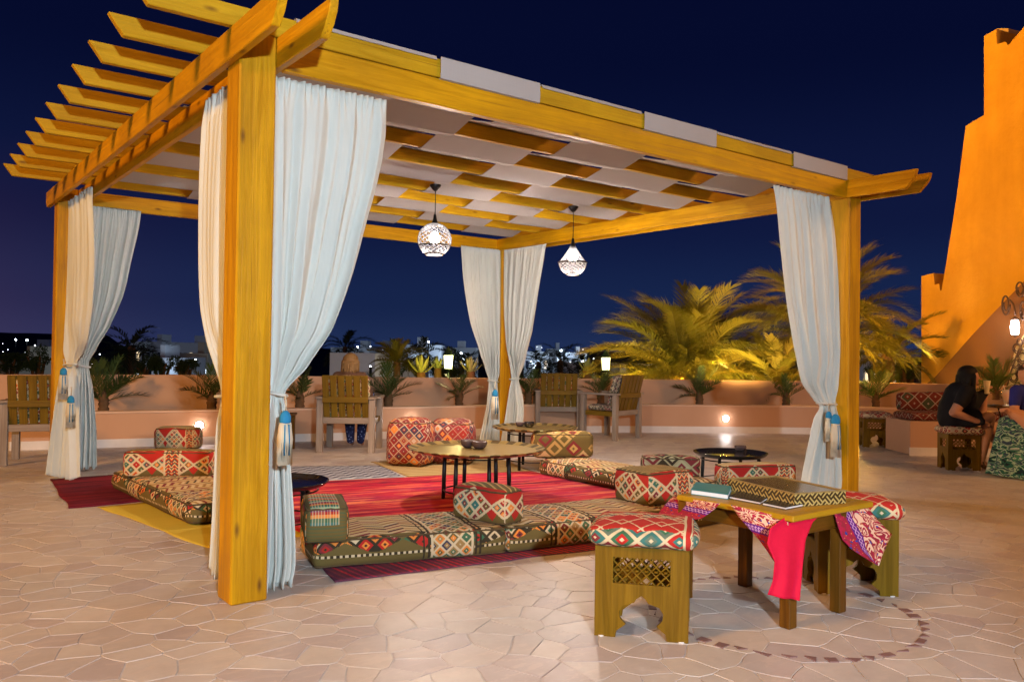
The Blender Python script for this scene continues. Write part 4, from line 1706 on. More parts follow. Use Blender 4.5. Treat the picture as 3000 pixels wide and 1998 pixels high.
def stoolcloth(name, ph):
    def b():
        u, v, x, y = uv_steps(0.0035)
        H = 0.085
        dc = diamonds(u + ph, v - 0.042, 0.122, [RED, GRN, MAR, TEAL, (0.10, 0.16, 0.12), RED], CRM, ph, 0.085)
        side = mixc(M('LESS_THAN', tri(u + ph, 0.172) * 0.055, ab(v - 0.042)), dc, (0.70, 0.66, 0.58))
        # top: red with fans of thin cream lines and grey lozenges
        z = tri(u + ph, 0.172) * 0.10
        w = v - 0.10
        top = mixc(fr((w + z) / 0.135) < 0.10, RED, CRM)
        top = mixc(fr((w - z) / 0.135) < 0.07, top, CRM)
        band = M('LESS_THAN', ab(w - 0.20 - z * 0.4), 0.035)
        top = mixc(band, top, diamonds(u, v, 0.06, [(0.12, 0.12, 0.12), GRN, RED, (0.2, 0.2, 0.18)], CRM, ph, 0.12))
        c = mixc(v > (H + 0.012 + tri(u + ph, 0.172) * 0.02 - 0.01), dc, top)
        c = mixc(M('LESS_THAN', ab(u - 0.435), 0.012), c, RED)
        c = mixc(M('LESS_THAN', ab(ab(u - 0.435) - 0.018), 0.005), c, CRM)
        return weave_out(c, x, y, u, v)
    return mat(name, b)


fa = on_ground(1366, 1460); fb = on_ground(1578, 1479)
d = Vector((fb.x - fa.x, fb.y - fa.y)).normalized()
n = Vector((-d.y, d.x))
rzs = math.atan2(d.y, d.x)
c = Vector((fa.x, fa.y)) + d * 0.205 + n * 0.165
stool((c.x, c.y, 0.001), rzs, 'nearest oak stool with a pierced front panel and red white kilim cushion', cm=stoolcloth('stool_kilim_a', 0.03))
fb2 = on_ground(2066, 1372)
d2 = Vector((cos(rad(-43)), sin(rad(-43))))
n2 = Vector((-d2.y, d2.x))
c = Vector((fb2.x, fb2.y)) - d2 * 0.205 + n2 * 0.165
stool((c.x, c.y, 0.001), rad(-43), 'oak stool at the right end of the low table, half hidden by the tablecloth', cm=stoolcloth('stool_kilim_b', 0.10))
st3 = at(2204, 1020, 9.45)
stool((st3.x, st3.y, 0.001), YAW - rad(6), 'oak stool the woman in black sits on', W_=0.35, D_=0.30, cm=patch_mat('stool_kilim_c', 0.09, [MAR, RED, BLK, CRM], 2.0))
st4 = on_ground(2010, 1026)
stool((st4.x, st4.y, 0.001), YAW - rad(12), 'dark oak stool far back by the planter, right of the right front post', W_=0.36, D_=0.34, cm=patch_mat('stool_kilim_d', 0.07, [MAR, RED, MAR, CRM], 6.0))

# ------------------------------------------------------------------ low table with cloth and things on it
TX0, TX1, TY0, TY1, TZ = 1.915, 2.60, -1.835, -1.145, 0.530
tb = empty('low_table', ((TX0 + TX1) / 2, (TY0 + TY1) / 2, 0), 0, 'low square wooden table with square legs between the two stools', 'table')
cx, cy = (TX0 + TX1) / 2, (TY0 + TY1) / 2
board('table_top', (TX0 - cx, 0, TZ - 0.028), (TX1 - cx, 0, TZ - 0.028), TY1 - TY0, 0.028, TOPW, tb, None, 0.005)
for (x, y) in ((1.985, -1.765), (2.40, -1.765), (1.955, -1.175), (2.40, -1.215)):
    board('leg', (x - cx, y - cy + 0.03, 0.0), (x - cx, y - cy + 0.03, TZ - 0.03), 0.058, 0.058, TABLEW, tb, None, 0.004)
for y in (-1.765, -1.215):
    board('apron', (2.016 - cx, y - cy, TZ - 0.115), (2.369 - cx, y - cy, TZ - 0.115), 0.022, 0.085, TABLEW, tb)
for x in (1.985, 2.40):
    board('apron', (x - cx, -1.734 - cy, TZ - 0.115), (x - cx, -1.246 - cy, TZ - 0.115), 0.022, 0.085, TABLEW, tb)


def applique(name, seed, big=False):
    def b():
        t = Ex.nt.nodes.new('ShaderNodeUVMap')
        uv = Ex(t.outputs[0])
        x, y, _ = xyz(uv)
        sc = 4.2 if big else 5.0
        n = noise(comb(x, y, seed), sc, 1, 0.4, 0.8)
        s = M('LESS_THAN', ab(fr(n * 6.5) - 0.5), 0.20)
        v1 = voro(comb(x, y, seed), 14.0, 'F1')
        base = mixc(M('GREATER_THAN', v1, 0.50), (0.42, 0.012, 0.05), (0.30, 0.02, 0.04))
        spots = voro(comb(x, y, seed + 2), 18.0)
        base = mixc(spots < 0.17, base, (0.85, 0.33, 0.08))
        sp2 = voro(comb(x, y, seed + 7), 9.0)
        base = mixc(sp2 < 0.22, base, (0.02, 0.05, 0.30))
        zone = M('GREATER_THAN', y, 0.62) if not big else M('GREATER_THAN', x, 0.40)
        c = mixc(M('MULTIPLY', s, zone), base, (0.80, 0.52, 0.36))
        # purple band with a pale chain
        c0 = y if not big else x
        k = 0.54 if not big else 0.33
        band = M('LESS_THAN', ab(c0 - k), 0.075)
        c = mixc(band, c, (0.12, 0.012, 0.20))
        run = x if not big else y
        ch = ab(ab(c0 - k) - ab(sn(run * 40.0)) * 0.036)
        c = mixc(M('MULTIPLY', M('LESS_THAN', ch, 0.010), band), c, (0.62, 0.35, 0.60))
        return dict(color=c, rough=0.85)
    return mat(name, b)


def patch(name, cols, m, parent=None, nv=14, nu=14, fold=0.0, fk=3.0, ph=0.0, thick=0.003):
    """cloth piece: cols is a list of rows (top to bottom); each row = (xL, yL, depL, xR, yR, depR) in photo pixels"""
    rows = [(at(r[0], r[1], r[2]), at(r[3], r[4], r[5])) for r in cols]
    V, F, UV = [], [], []
    K = len(rows) - 1
    for j in range(nv + 1):
        t = j / nv * K
        i = min(int(t), K - 1); f = t - i
        f2 = f * f * (3 - 2 * f) * 0.3 + f * 0.7
        l = rows[i][0].lerp(rows[i + 1][0], f2); r = rows[i][1].lerp(rows[i + 1][1], f2)
        for q in range(nu + 1):
            u = q / nu
            p = l.lerp(r, u) + Vector((FW.x, FW.y, 0)).normalized() * (fold * (j / nv) * sin(u * fk * 2 * pi + ph))
            V.append(tuple(p)); UV.append((u, 1 - j / nv))
    for j in range(nv):
        for q in range(nu):
            a = j * (nu + 1) + q
            F.append((a, a + 1, a + nu + 2, a + nu + 1))
    o = meshobj(name, V, F, m, parent, smooth=True)
    uvl = o.data.uv_layers.new(name='UVMap')
    for l in o.data.loops:
        uvl.data[l.index].uv = UV[l.vertex_index]
    sm = o.modifiers.new('thick', 'SOLIDIFY'); sm.thickness = thick; sm.offset = 0
    return o


tcl = empty('tablecloth', (0, 0, 0), 0, 'red and purple applique cloth hanging in points from under the table top', 'tablecloth')
dn = 3.83
# a flat layer between the apron and the top
patch('hanging_corner', [(1680, 1160, 3.96, 1812, 1192, 3.79), (1700, 1190, 3.95, 1812, 1222, 3.785), (1745, 1240, 3.90, 1800, 1260, 3.79), (1780, 1290, 3.86, 1790, 1300, 3.82)], applique('applique_front', 1.0), tcl, fold=0.006)
patch('hanging_corner', [(1548, 1140, 4.36, 1655, 1157, 4.02), (1538, 1150, 4.40, 1640, 1172, 4.05), (1520, 1170, 4.46, 1612, 1192, 4.10), (1510, 1188, 4.48, 1560, 1195, 4.20)], applique('applique_left', 4.0), tcl, fold=0.006)
patch('hanging_corner', [(1918, 1180, 4.02, 1992, 1163, 4.26), (1925, 1205, 4.02, 2020, 1198, 4.30), (1937, 1240, 4.03, 2050, 1228, 4.34), (1960, 1264, 4.05, 2034, 1262, 4.30), (2012, 1296, 4.18, 2020, 1300, 4.22)], applique('applique_right', 8.0, True), tcl, fold=0.006)


def redc():
    o = coords()
    n = noise(o, 60.0, 3, 0.5)
    return dict(color=mixc(n, (0.62, 0.004, 0.035), (0.74, 0.008, 0.05)), rough=0.75, translucent=((0.7, 0.01, 0.04), 0.15))


patch('red_lining', [(1806, 1188, 3.785, 1894, 1176, 3.95), (1770, 1215, 3.74, 1868, 1200, 3.86), (1764, 1250, 3.72, 1852, 1240, 3.82), (1782, 1290, 3.72, 1846, 1290, 3.79), (1778, 1335, 3.72, 1842, 1335, 3.77), (1766, 1368, 3.71, 1838, 1381, 3.75)], mat('red_lining_cloth', redc), tcl, nv=26, nu=20, fold=0.012, fk=1.4, ph=0.8)


# patterned box
def inlay():
    t = Ex.nt.nodes.new('ShaderNodeUVMap')
    x, y, _ = xyz(Ex(t.outputs[0]))
    s = 0.052
    p, q = (x + y) / s, (x - y) / s
    st = M('LESS_THAN', fr(p * 2.0), 0.42)
    st2 = M('LESS_THAN', fr(q * 2.0), 0.42)
    ck = M('LESS_THAN', fr((fl(p) + fl(q)) * 0.5), 0.25)
    pat = mixc(ck, st, st2)
    c = mixc(pat, (0.05, 0.028, 0.008), (0.46, 0.34, 0.12))
    return dict(color=c, rough=0.4)


b1 = on_ground(1673, 1127, TZ); b2 = on_ground(1826, 1166, TZ); b3 = on_ground(1947, 1158, TZ)
ex = (b2 - b1); ey = (b3 - b2)
ex.z = ey.z = 0
lx, ly = ex.length, ey.length
ux = ex.normalized()
uy = Vector((-ux.y, ux.x, 0))
bt = empty('patterned_box', (b2.x, b2.y, TZ + 0.001), math.atan2(ux.y, ux.x), 'flat wooden box with woven gold sides on the low table', 'box')
BL, BW_, BH = lx, min(ly, 0.42), 0.062
bm = bmesh.new(); uvl = bm.loops.layers.uv.new('UVMap')
for (a, c_) in (((-BL, 0), (0, 0)), ((0, 0), (0, BW_)), ((0, BW_), (-BL, BW_)), ((-BL, BW_), (-BL, 0))):
    vs = [bm.verts.new((a[0], a[1], 0)), bm.verts.new((c_[0], c_[1], 0)), bm.verts.new((c_[0], c_[1], BH)), bm.verts.new((a[0], a[1], BH))]
    f = bm.faces.new(vs)
    L_ = (Vector(a) - Vector(c_)).length
    for l, w in zip(f.loops, ((0, 0), (L_, 0), (L_, BH), (0, BH))): l[uvl].uv = w
bmesh.ops.remove_doubles(bm, verts=bm.verts, dist=1e-5)
me = bpy.data.meshes.new('box_body'); bm.to_mesh(me); bm.free(); me.materials.append(mat('gold_inlay', inlay))
link('box_body', me, bt)
b = MB(); b.box((-BL / 2, BW_ / 2, BH - 0.004), (BL - 0.014, BW_ - 0.014, 0.006)); b.build('lid', plain('polished_lid', (0.16, 0.10, 0.04), 0.16, 0.2, 12.0, coat=0.6, coatr=0.1), bt)
b = MB()
for (c_, s_) in (((-BL / 2, 0.004), (BL + .004, 0.008)), ((-BL / 2, BW_ - 0.004), (BL + .004, 0.008))):
    b.box((c_[0], c_[1], BH + 0.001), (s_[0], s_[1], 0.006))
for c_ in (-0.004, -BL + 0.004):
    b.box((c_, BW_ / 2, BH + 0.001), (0.008, BW_ - 0.017, 0.006))
b.build('lid_edge', plain('pale_lid_edge', (0.30, 0.20, 0.07), 0.4, 0.2, 40.0), bt)['kind'] = 'stuff'


def slab(name, px, th, m, label, cat, z0=TZ + 0.001, edge=None, inset=0.004):
    P = [on_ground(x, y, z0) for x, y in px]
    c_ = sum(P, Vector()) / len(P)
    t = empty(name, (c_.x, c_.y, z0), 0, label, cat)
    def body(zA, zB, s):
        V = [((p.x - c_.x) * s, (p.y - c_.y) * s, z) for z in (zA, zB) for p in P]
        n_ = len(P)
        F = [tuple(range(n_)), tuple(range(n_, 2 * n_))] + [(k, (k + 1) % n_, n_ + (k + 1) % n_, n_ + k) for k in range(n_)]
        return V, F
    V, F = body(0.0, 0.003, 1.0); meshobj('cover', V, F, m, t)
    V, F = body(0.003, th - 0.003, 0.965); meshobj('pages', V, F, edge or SKIRT, t)
    V, F = body(th - 0.003, th, 1.0); meshobj('cover', V, F, m, t)
    return t


DARKC = plain('dark_leather', (0.014, 0.014, 0.022), 0.25, 0.3, 30.0)
slab('menu_folder', [(1676, 1146), (1748, 1160), (1768, 1147), (1700, 1134)], 0.014, DARKC, 'dark menu folder lying left, against the patterned box', 'menu')
slab('menu_folder', [(1752, 1161), (1806, 1172), (1858, 1162), (1802, 1150)], 0.014, DARKC, 'dark menu folder lying right, nearest the table corner', 'menu')
bk = slab('book', [(1588, 1136), (1674, 1148), (1682, 1128), (1600, 1118)], 0.026, plain('teal_cover', (0.02, 0.20, 0.24), 0.5, 0.2, 10.0), 'thick teal covered book or block with white pages at the table edge', 'book', edge=plain('white_pages', (0.72, 0.74, 0.80), 0.7, 0.1, 80.0))

# ------------------------------------------------------------------ slatted armchairs
CUSH = patch_mat('chair_kilim', 0.075, [RED, CRM, MAR, GRN, BLK, ORG], 4.0)
CUSH2 = patch_mat('chair_kilim_dark', 0.06, [BLK, CRM, BLK, MAR, OLV], 8.0, (0.35, 0.30, 0.25))


def armchair(loc, rz, label, cm=CUSH):
    t = empty('armchair', loc, rz, label, 'armchair', 'slatted wooden armchairs by the planter wall')
    for sx in (-1, 1):
        for y in (0.0, 0.56):
            board('leg', (sx * 0.32, y + 0.035, 0.0), (sx * 0.32, y + 0.035, 0.655), 0.075, 0.07, CHAIRL, t)
        board('armrest', (sx * 0.32, -0.06, 0.657), (sx * 0.32, 0.64, 0.657), 0.10, 0.028, CHAIRL, t)
        board('side_rail', (sx * 0.32, 0.038, 0.35), (sx * 0.32, 0.522, 0.35), 0.03, 0.07, CHAIRW, t)
    board('back_rail', (-0.281, 0.0, 0.355), (0.281, 0.0, 0.355), 0.035, 0.075, CHAIRL, t)
    board('front_rail', (-0.281, 0.56, 0.34), (0.281, 0.56, 0.34), 0.035, 0.075, CHAIRW, t)
    lean = lambda z: 0.04 - (z - 0.40) * 0.26
    for k in range(6):
        x = -0.24 + k * 0.096
        board('slat', (x, lean(0.40), 0.40), (x, lean(0.945), 0.945), 0.080, 0.016, CHAIRW, t)
    board('back_crossbar', (-0.281, lean(0.66) - 0.026, 0.615), (0.281, lean(0.66) - 0.026, 0.615), 0.022, 0.07, CHAIRW, t)
    board('top_bar', (-0.281, lean(0.93) + 0.010, 0.90), (0.281, lean(0.93) + 0.010, 0.90), 0.02, 0.05, CHAIRW, t)
    for k in range(5):
        y = 0.10 + k * 0.10
        board('seat_slat', (-0.30, y, 0.40), (0.30, y, 0.40), 0.07, 0.016, CHAIRW, t)
    softbox('seat_cushion', 0.54, 0.50, 0.085, cm, t, (0, 0.29, 0.418), 0, r=0.035, n=(12, 12, 6))
    o = softbox('back_cushion', 0.54, 0.46, 0.08, cm, t, (0, 0.105, 0.49), 0, r=0.035, n=(12, 12, 6))
    o.rotation_euler = (rad(90 + 14.5), 0, 0)
    o.location = (0, 0.145, 0.72)
    return t


def chair_at(pl, pr, label, cm=CUSH, rz=None):
    a = on_ground(*pl); c_ = on_ground(*pr)
    m = (a + c_) / 2
    r = math.atan2(c_.y - a.y, c_.x - a.x) if rz is None else rz
    off = Vector((-sin(r), cos(r))) * 0.035
    return armchair((m.x + off.x, m.y + off.y, 0.0), r, label, cm)


chair_at((723, 1040), (862, 1042), 'slatted armchair seen from behind with the blonde woman sitting in it')
a1 = armchair((6.985, 5.70, 0), YAW + rad(2), 'slatted armchair seen from behind, right of the far back post', CUSH)
armchair((7.43, 4.66, 0), YAW + rad(50), 'slatted armchair turned sideways with dark patterned cushions', CUSH2)
q = on_ground(15, 1072)
armchair((q.x + 0.28, q.y - 0.04, 0), rad(-18), 'slatted armchair at the far left edge with a red kilim cushion', CUSH)
armchair((2.72, 6.45, 0), YAW + rad(120), 'slatted armchair mostly hidden behind the front curtain, beside the blonde woman', CUSH2)


def side_table(c_, w, h, label, m=CHAIRW):
    t = empty('side_table', (c_[0], c_[1], 0), YAW, label, 'table')
    board('table_top', (-w / 2, 0, h - 0.03), (w / 2, 0, h - 0.03), w, 0.03, m, t)
    for sx in (-1, 1):
        for sy in (-1, 1):
            board('leg', (sx * (w / 2 - 0.04), sy * (w / 2 - 0.04) + 0.022, 0), (sx * (w / 2 - 0.04), sy * (w / 2 - 0.04) + 0.022, h - 0.032), 0.045, 0.045, m, t)
    for sy in (-1, 1):
        board('stretcher', (-w / 2 + 0.07, sy * (w / 2 - 0.04), h * 0.35), (w / 2 - 0.07, sy * (w / 2 - 0.04), h * 0.35), 0.02, 0.03, m, t)
    return t


side_table((2.52, 5.95), 0.5, 0.46, 'dark wooden side table left of the blonde woman, behind the front curtain', TABLEW)
side_table((6.3, 4.95), 0.5, 0.50, 'wooden side table behind the curtain of the far back post', TABLEW) if False else None

# ------------------------------------------------------------------ people
SKIN = plain('skin', (0.50, 0.25, 0.16), 0.5, 0.06, 14.0)
HAIRD = plain('black_hair', (0.010, 0.007, 0.006), 0.65, 0.5, 60.0)
HAIRB = plain('blonde_hair', (0.20, 0.11, 0.04), 0.6, 0.5, 50.0)
BLACKC = plain('black_cotton', (0.010, 0.010, 0.014), 0.85, 0.3, 12.0)
BLUEC = plain('blue_cotton', (0.02, 0.025, 0.22), 0.85, 0.2, 12.0)


def skinmesh(name, J, E, root, m, parent, sub=2, voxel=None):
    """one continuous surface over tapered limbs between joints"""
    bm = bmesh.new()
    for k, q in J.items():
        r = q[3]
        bmesh.ops.create_icosphere(bm, subdivisions=2, radius=r * 1.04, matrix=Matrix.Translation(q[:3]))
    for a, c_ in E:
        p, q = Vector(J[a][:3]), Vector(J[c_][:3])
        d = q - p
        if d.length < 1e-4:
            continue
        rot = d.to_track_quat('Z', 'Y').to_matrix().to_4x4()
        bmesh.ops.create_cone(bm, cap_ends=True, segments=16, radius1=J[a][3], radius2=J[c_][3], depth=d.length,
                              matrix=Matrix.Translation((p + q) / 2) @ rot)
    me = bpy.data.meshes.new(name)
    bm.to_mesh(me); bm.free()
    me.materials.append(m)
    o = link(name, me, parent)
    rm = o.modifiers.new('remesh', 'REMESH')
    rm.mode = 'VOXEL'
    rm.voxel_size = voxel or (0.0065 if name == 'body' else 0.011)
    rm.use_smooth_shade = True
    ss = o.modifiers.new('smooth', 'SMOOTH')
    ss.factor = 0.5
    ss.iterations = 3 if name == 'body' else 8
    return o


def hand(J, E, wrist, w, dirv, up, curl=0.5, pre='h'):
    """palm and five bent fingers from a wrist joint"""
    d_ = Vector(dirv).normalized(); u_ = Vector(up).normalized(); s_ = d_.cross(u_).normalized()
    w = Vector(w)
    palm = w + d_ * 0.05
    J[pre + 'p'] = (*palm, 0.026, 0.016)
    E.append((wrist, pre + 'p'))
    for k in range(4):
        L = (0.030, 0.034, 0.031, 0.025)[k]
        a = palm + d_ * 0.035 + s_ * (k - 1.5) * 0.019
        b_ = a + d_ * L - u_ * L * curl * .6
        c_ = b_ + d_ * L * 0.6 - u_ * L * curl * 1.3
        for i_, p_ in enumerate((a, b_, c_)):
            J[f'{pre}{k}{i_}'] = (*p_, 0.0092 - 0.001 * i_)
        E += [(pre + 'p', f'{pre}{k}0'), (f'{pre}{k}0', f'{pre}{k}1'), (f'{pre}{k}1', f'{pre}{k}2')]
    a = w + d_ * 0.03 - s_ * 0.035
    b_ = a + d_ * 0.028 - s_ * 0.018 - u_ * 0.012
    J[pre + 't0'] = (*a, 0.011); J[pre + 't1'] = (*b_, 0.0095)
    E += [(pre + 'p', pre + 't0'), (pre + 't0', pre + 't1')]


def hair_strands(name, head, length, m, parent, back, n=70, r=0.105, seed=3, spread=0.05, low=None):
    """hair as a cap and many thick locks falling from the crown"""
    rr = random.Random(seed)
    b = MB()
    hd = Vector(head)
    bk = Vector(back).normalized()
    sd = bk.cross(Vector((0, 0, 1))).normalized()
    r2 = bmesh.ops.create_icosphere(b.bm, subdivisions=3, radius=r)
    for v in list(b.bm.verts):
        c_ = v.co.copy()
        f = c_.normalized().dot(bk)
        if c_.z < 0.01 and f < 0.05:
            v.co *= 0.70
        v.co += hd + bk * 0.014 + Vector((0, 0, 0.012))
    for k in range(n):
        a = rr.uniform(-1.4, 1.4)
        dr = bk * cos(a) + sd * sin(a)
        s0 = hd + dr * r * 0.55 + Vector((0, 0, r * 0.78))
        s1 = hd + dr * r * 1.05 + Vector((0, 0, -r * 0.1))
        s2 = hd + dr * (r * 0.98 + rr.uniform(-.01, spread * .4)) + bk * 0.01 + Vector((0, 0, -length * 0.55))
        s3 = hd + dr * (r * 0.8 + rr.uniform(-.02, spread * .6)) + bk * 0.02 + Vector((0, 0, -length * rr.uniform(.85, 1.08)))
        b.tube([s0, s1, s2, s3], [0.014, 0.017, 0.014, 0.004], 5)
    return b.build(name, m, parent, smooth=True)


# blonde woman seen from behind, sitting in the armchair
pc = on_ground(792, 1041)
off = Vector((0.607, 0.794)) * 0.30
P1 = empty('person', (pc.x + off.x, pc.y + off.y, 0), YAW, 'blonde woman seen from behind, sitting in the slatted armchair, in dark patterned trousers', 'person')
J = dict(pel=(0, -0.02, 0.60, .13), bel=(0, -0.04, 0.74, .12), ch=(0, -0.05, 0.92, .135, .11), nk=(0, -0.02, 1.055, .05), hd0=(0, 0, 1.11, .07), hd=(0, 0.0, 1.16, .088), hd2=(0, 0.005, 1.20, .07), ns=(0, .085, 1.15, .018))
E = [('pel', 'bel'), ('bel', 'ch'), ('ch', 'nk'), ('nk', 'hd0'), ('hd0', 'hd'), ('hd', 'hd2'), ('hd', 'ns')]
for s, p in ((-1, 'l'), (1, 'r')):
    J[p + 'sh'] = (s * .165, -0.04, 0.97, .055); J[p + 'el'] = (s * .25, 0.02, 0.74, .042); J[p + 'wr'] = (s * .24, 0.24, 0.715, .028)
    J[p + 'hp'] = (s * .09, 0.02, 0.575, .095); J[p + 'kn'] = (s * .10, 0.42, 0.545, .065); J[p + 'ca'] = (s * .09, 0.46, 0.33, .055); J[p + 'an'] = (s * .07, 0.44, 0.09, .035); J[p + 'ft'] = (s * .07, 0.56, 0.035, .03)
    E += [('ch', p + 'sh'), (p + 'sh', p + 'el'), (p + 'el', p + 'wr'), ('pel', p + 'hp'), (p + 'hp', p + 'kn'), (p + 'kn', p + 'ca'), (p + 'ca', p + 'an'), (p + 'an', p + 'ft')]
    hand(J, E, p + 'wr', J[p + 'wr'][:3], (0, 1, 0), (0, 0, 1), 0.5, p + 'h')
skinmesh('body', J, E, 'pel', SKIN, P1)
JT = {k: (*J[k][:3], J[k][3] + .014) for k in ('pel', 'bel', 'ch', 'lsh', 'rsh', 'lel', 'rel')}
skinmesh('blouse', JT, [('pel', 'bel'), ('bel', 'ch'), ('ch', 'lsh'), ('ch', 'rsh'), ('lsh', 'lel'), ('rsh', 'rel')], 'pel', plain('brown_blouse', (0.10, 0.05, 0.03), 0.8, 0.4, 40.0), P1)
JT = {k: (*J[k][:3], J[k][3] + .02) for k in ('pel', 'lhp', 'rhp', 'lkn', 'rkn', 'lca', 'rca', 'lan', 'ran')}
skinmesh('trousers', JT, [('pel', 'lhp'), ('pel', 'rhp'), ('lhp', 'lkn'), ('rhp', 'rkn'), ('lkn', 'lca'), ('rkn', 'rca'), ('lca', 'lan'), ('rca', 'ran')], 'pel',
         mat('floral_dark_trousers', lambda: dict(color=pal(voro(coords(), 26.0, 'F1', 'Distance'), [(0.25, 0.3, 0.5), (0.02, 0.03, 0.10), (0.012, 0.015, 0.06), (0.01, 0.01, 0.04)]), rough=0.8)), P1)
P1.scale = (0.94, 0.94, 0.955)
hair_strands('hair', (0, 0.0, 1.17), 0.26, HAIRB, P1, (0, -1, 0), 90, 0.105, 4)

# woman in black on the stool, leaning over her drink
P2 = empty('person', (st3.x, st3.y, 0), YAW, 'dark haired woman in a black top sitting on a stool, leaning over her drink', 'person')
J = dict(pel=(-.05, 0, 0.565, .15), bel=(-.045, 0, 0.66, .145), ch=(0.015, 0, 0.80, .145), nk=(0.075, 0, 0.925, .055), hd0=(0.10, 0, 0.965, .068), hd=(0.115, 0.0, 1.01, .085), hd2=(0.105, 0, 1.06, .07),
         ns=(0.205, 0, 1.0, .014), cn=(0.175, 0, 0.95, .028),
         lsh=(-0.01, -0.175, 0.845, .068), lel=(-.175, -0.23, 0.63, .047), lwr=(0.05, -0.25, 0.545, .027),
         rsh=(0.05, 0.165, 0.85, .058), rel=(0.17, 0.14, 0.66, .042), rwr=(0.27, 0.02, 0.79, .027),
         lhp=(-.02, -0.09, 0.56, .10), lkn=(.25, -0.12, 0.575, .066), lca=(.215, -0.12, 0.36, .056), lan=(.17, -0.12, 0.09, .034), lft=(.28, -0.12, 0.035, .028), lto=(.33, -0.12, 0.028, .02),
         rhp=(-.02, 0.09, 0.56, .10), rkn=(.26, 0.06, 0.62, .066), rca=(.33, -0.02, 0.42, .054), ran=(.40, -0.05, 0.24, .034), rft=(.50, -0.06, 0.20, .026))
E = [('pel', 'bel'), ('bel', 'ch'), ('ch', 'nk'), ('nk', 'hd0'), ('hd0', 'hd'), ('hd', 'hd2'), ('hd', 'ns'), ('hd0', 'cn')]
for p in 'lr':
    E += [('ch', p + 'sh'), (p + 'sh', p + 'el'), (p + 'el', p + 'wr'), ('pel', p + 'hp'), (p + 'hp', p + 'kn'), (p + 'kn', p + 'ca'), (p + 'ca', p + 'an'), (p + 'an', p + 'ft')]
E.append(('lft', 'lto'))
hand(J, E, 'lwr', J['lwr'][:3], (1, 0.1, -.1), (0, 0, 1), 0.6, 'lh')
hand(J, E, 'rwr', J['rwr'][:3], (0.2, -.2, 1), (-1, 0, .3), 0.9, 'rh')
skinmesh('body', J, E, 'pel', SKIN, P2)
JT = {k: (*J[k][:3], J[k][3] + .016) for k in ('pel', 'bel', 'ch', 'lsh', 'rsh', 'lhp', 'rhp')}
JT['ls2'] = (-0.10, -0.21, 0.73, .066); JT['rs2'] = (0.13, 0.16, 0.76, .058)
JT['up'] = (0.05, 0, 0.875, .085)
JT['lh2'] = (.08, -0.10, 0.575, .105); JT['rh2'] = (.08, 0.085, 0.58, .105)
skinmesh('black_dress', JT, [('pel', 'bel'), ('bel', 'ch'), ('ch', 'lsh'), ('ch', 'rsh'), ('lsh', 'ls2'), ('rsh', 'rs2'), ('pel', 'lhp'), ('pel', 'rhp'), ('lhp', 'lh2'), ('rhp', 'rh2'), ('ch', 'up')], 'pel', BLACKC, P2)
P2.scale = (1.07, 1.07, 1.04)
hair_strands('hair', (0.10, 0.0, 1.025), 0.36, HAIRD, P2, (-1, -0.25, 0), 90, 0.102, 5, 0.07)
b = MB(); b.tube([(-0.03, -0.09, 0.905), (0.03, -0.12, 0.885), (0.09, -0.10, 0.88)], 0.006, 5); b.build('collar', SKIRT, P2)
b = MB(); b.tube([(.17, -0.12, 0.10), (.20, -0.12, 0.055), (.30, -0.12, 0.015), (.34, -0.12, 0.008)], [0.037, 0.032, 0.03, 0.02], 8); b.build('sandal', plain('brown_sandal', (0.10, 0.05, 0.03), 0.6), P2)
b = MB()
b.lathe([(0.0, 0.0), (0.03, 0.0), (0.033, 0.01), (0.024, 0.03), (0.028, 0.06), (0.040, 0.15), (0.037, 0.15), (0.026, 0.06), (0.0, 0.035)], 18)
o = b.build('drink_glass', mat('pale_drink', lambda: dict(color=(0.75, 0.62, 0.42), rough=0.1, coat=0.5)), None, st3 + Vector((RT.x, RT.y, 0)) * 0.30 + Vector((0, 0, 0.86 - st3.z)) - Vector((FW.x, FW.y, 0)) * 0.03)
tag(o, 'tall pale drink held up by the woman in black', 'glass')

# woman in a blue shirt at the right edge
P3p = at(2368, 1000, 9.0)
P3 = empty('person', (P3p.x, P3p.y, 0), YAW, 'person in a blue shirt and long patterned skirt, cut by the right edge', 'person')
J = dict(pel=(0, 0, 0.56, .14), bel=(-.01, -0.01, 0.70, .125), ch=(-.03, -0.02, 0.86, .13), nk=(-.05, -0.03, 0.99, .05), hd0=(-.06, -0.05, 1.04, .07), hd=(-.065, -0.05, 1.09, .088), hd2=(-.06, -0.04, 1.145, .07), ns=(-.105, -0.125, 1.075, .014),
         lsh=(-.17, -0.04, 0.91, .056), lel=(-.24, -0.10, 0.68, .042), lwr=(-.33, -0.20, 0.70, .027),
         rsh=(.13, 0.0, 0.91, .056), rel=(.20, -0.10, 0.68, .042), rwr=(.02, -0.28, 0.66, .027),
         lhp=(-.08, -.04, 0.55, .10), lkn=(-.18, -0.34, 0.54, .07), lan=(-.2, -0.34, 0.10, .035), lft=(-.24, -0.44, 0.035, .028),
         rhp=(.09, -.04, 0.55, .10), rkn=(.08, -0.38, 0.54, .07), ran=(.08, -0.36, 0.10, .035), rft=(.08, -0.46, 0.035, .028))
E = [('pel', 'bel'), ('bel', 'ch'), ('ch', 'nk'), ('nk', 'hd0'), ('hd0', 'hd'), ('hd', 'hd2'), ('hd', 'ns')]
for p in 'lr':
    E += [('ch', p + 'sh'), (p + 'sh', p + 'el'), (p + 'el', p + 'wr'), ('pel', p + 'hp'), (p + 'hp', p + 'kn'), (p + 'kn', p + 'an'), (p + 'an', p + 'ft')]
hand(J, E, 'lwr', J['lwr'][:3], (-.8, -.2, .3), (0, 0, 1), 0.7, 'lh')
hand(J, E, 'rwr', J['rwr'][:3], (-1, -.1, 0), (0, 0, 1), 0.7, 'rh')
skinmesh('body', J, E, 'pel', SKIN, P3)
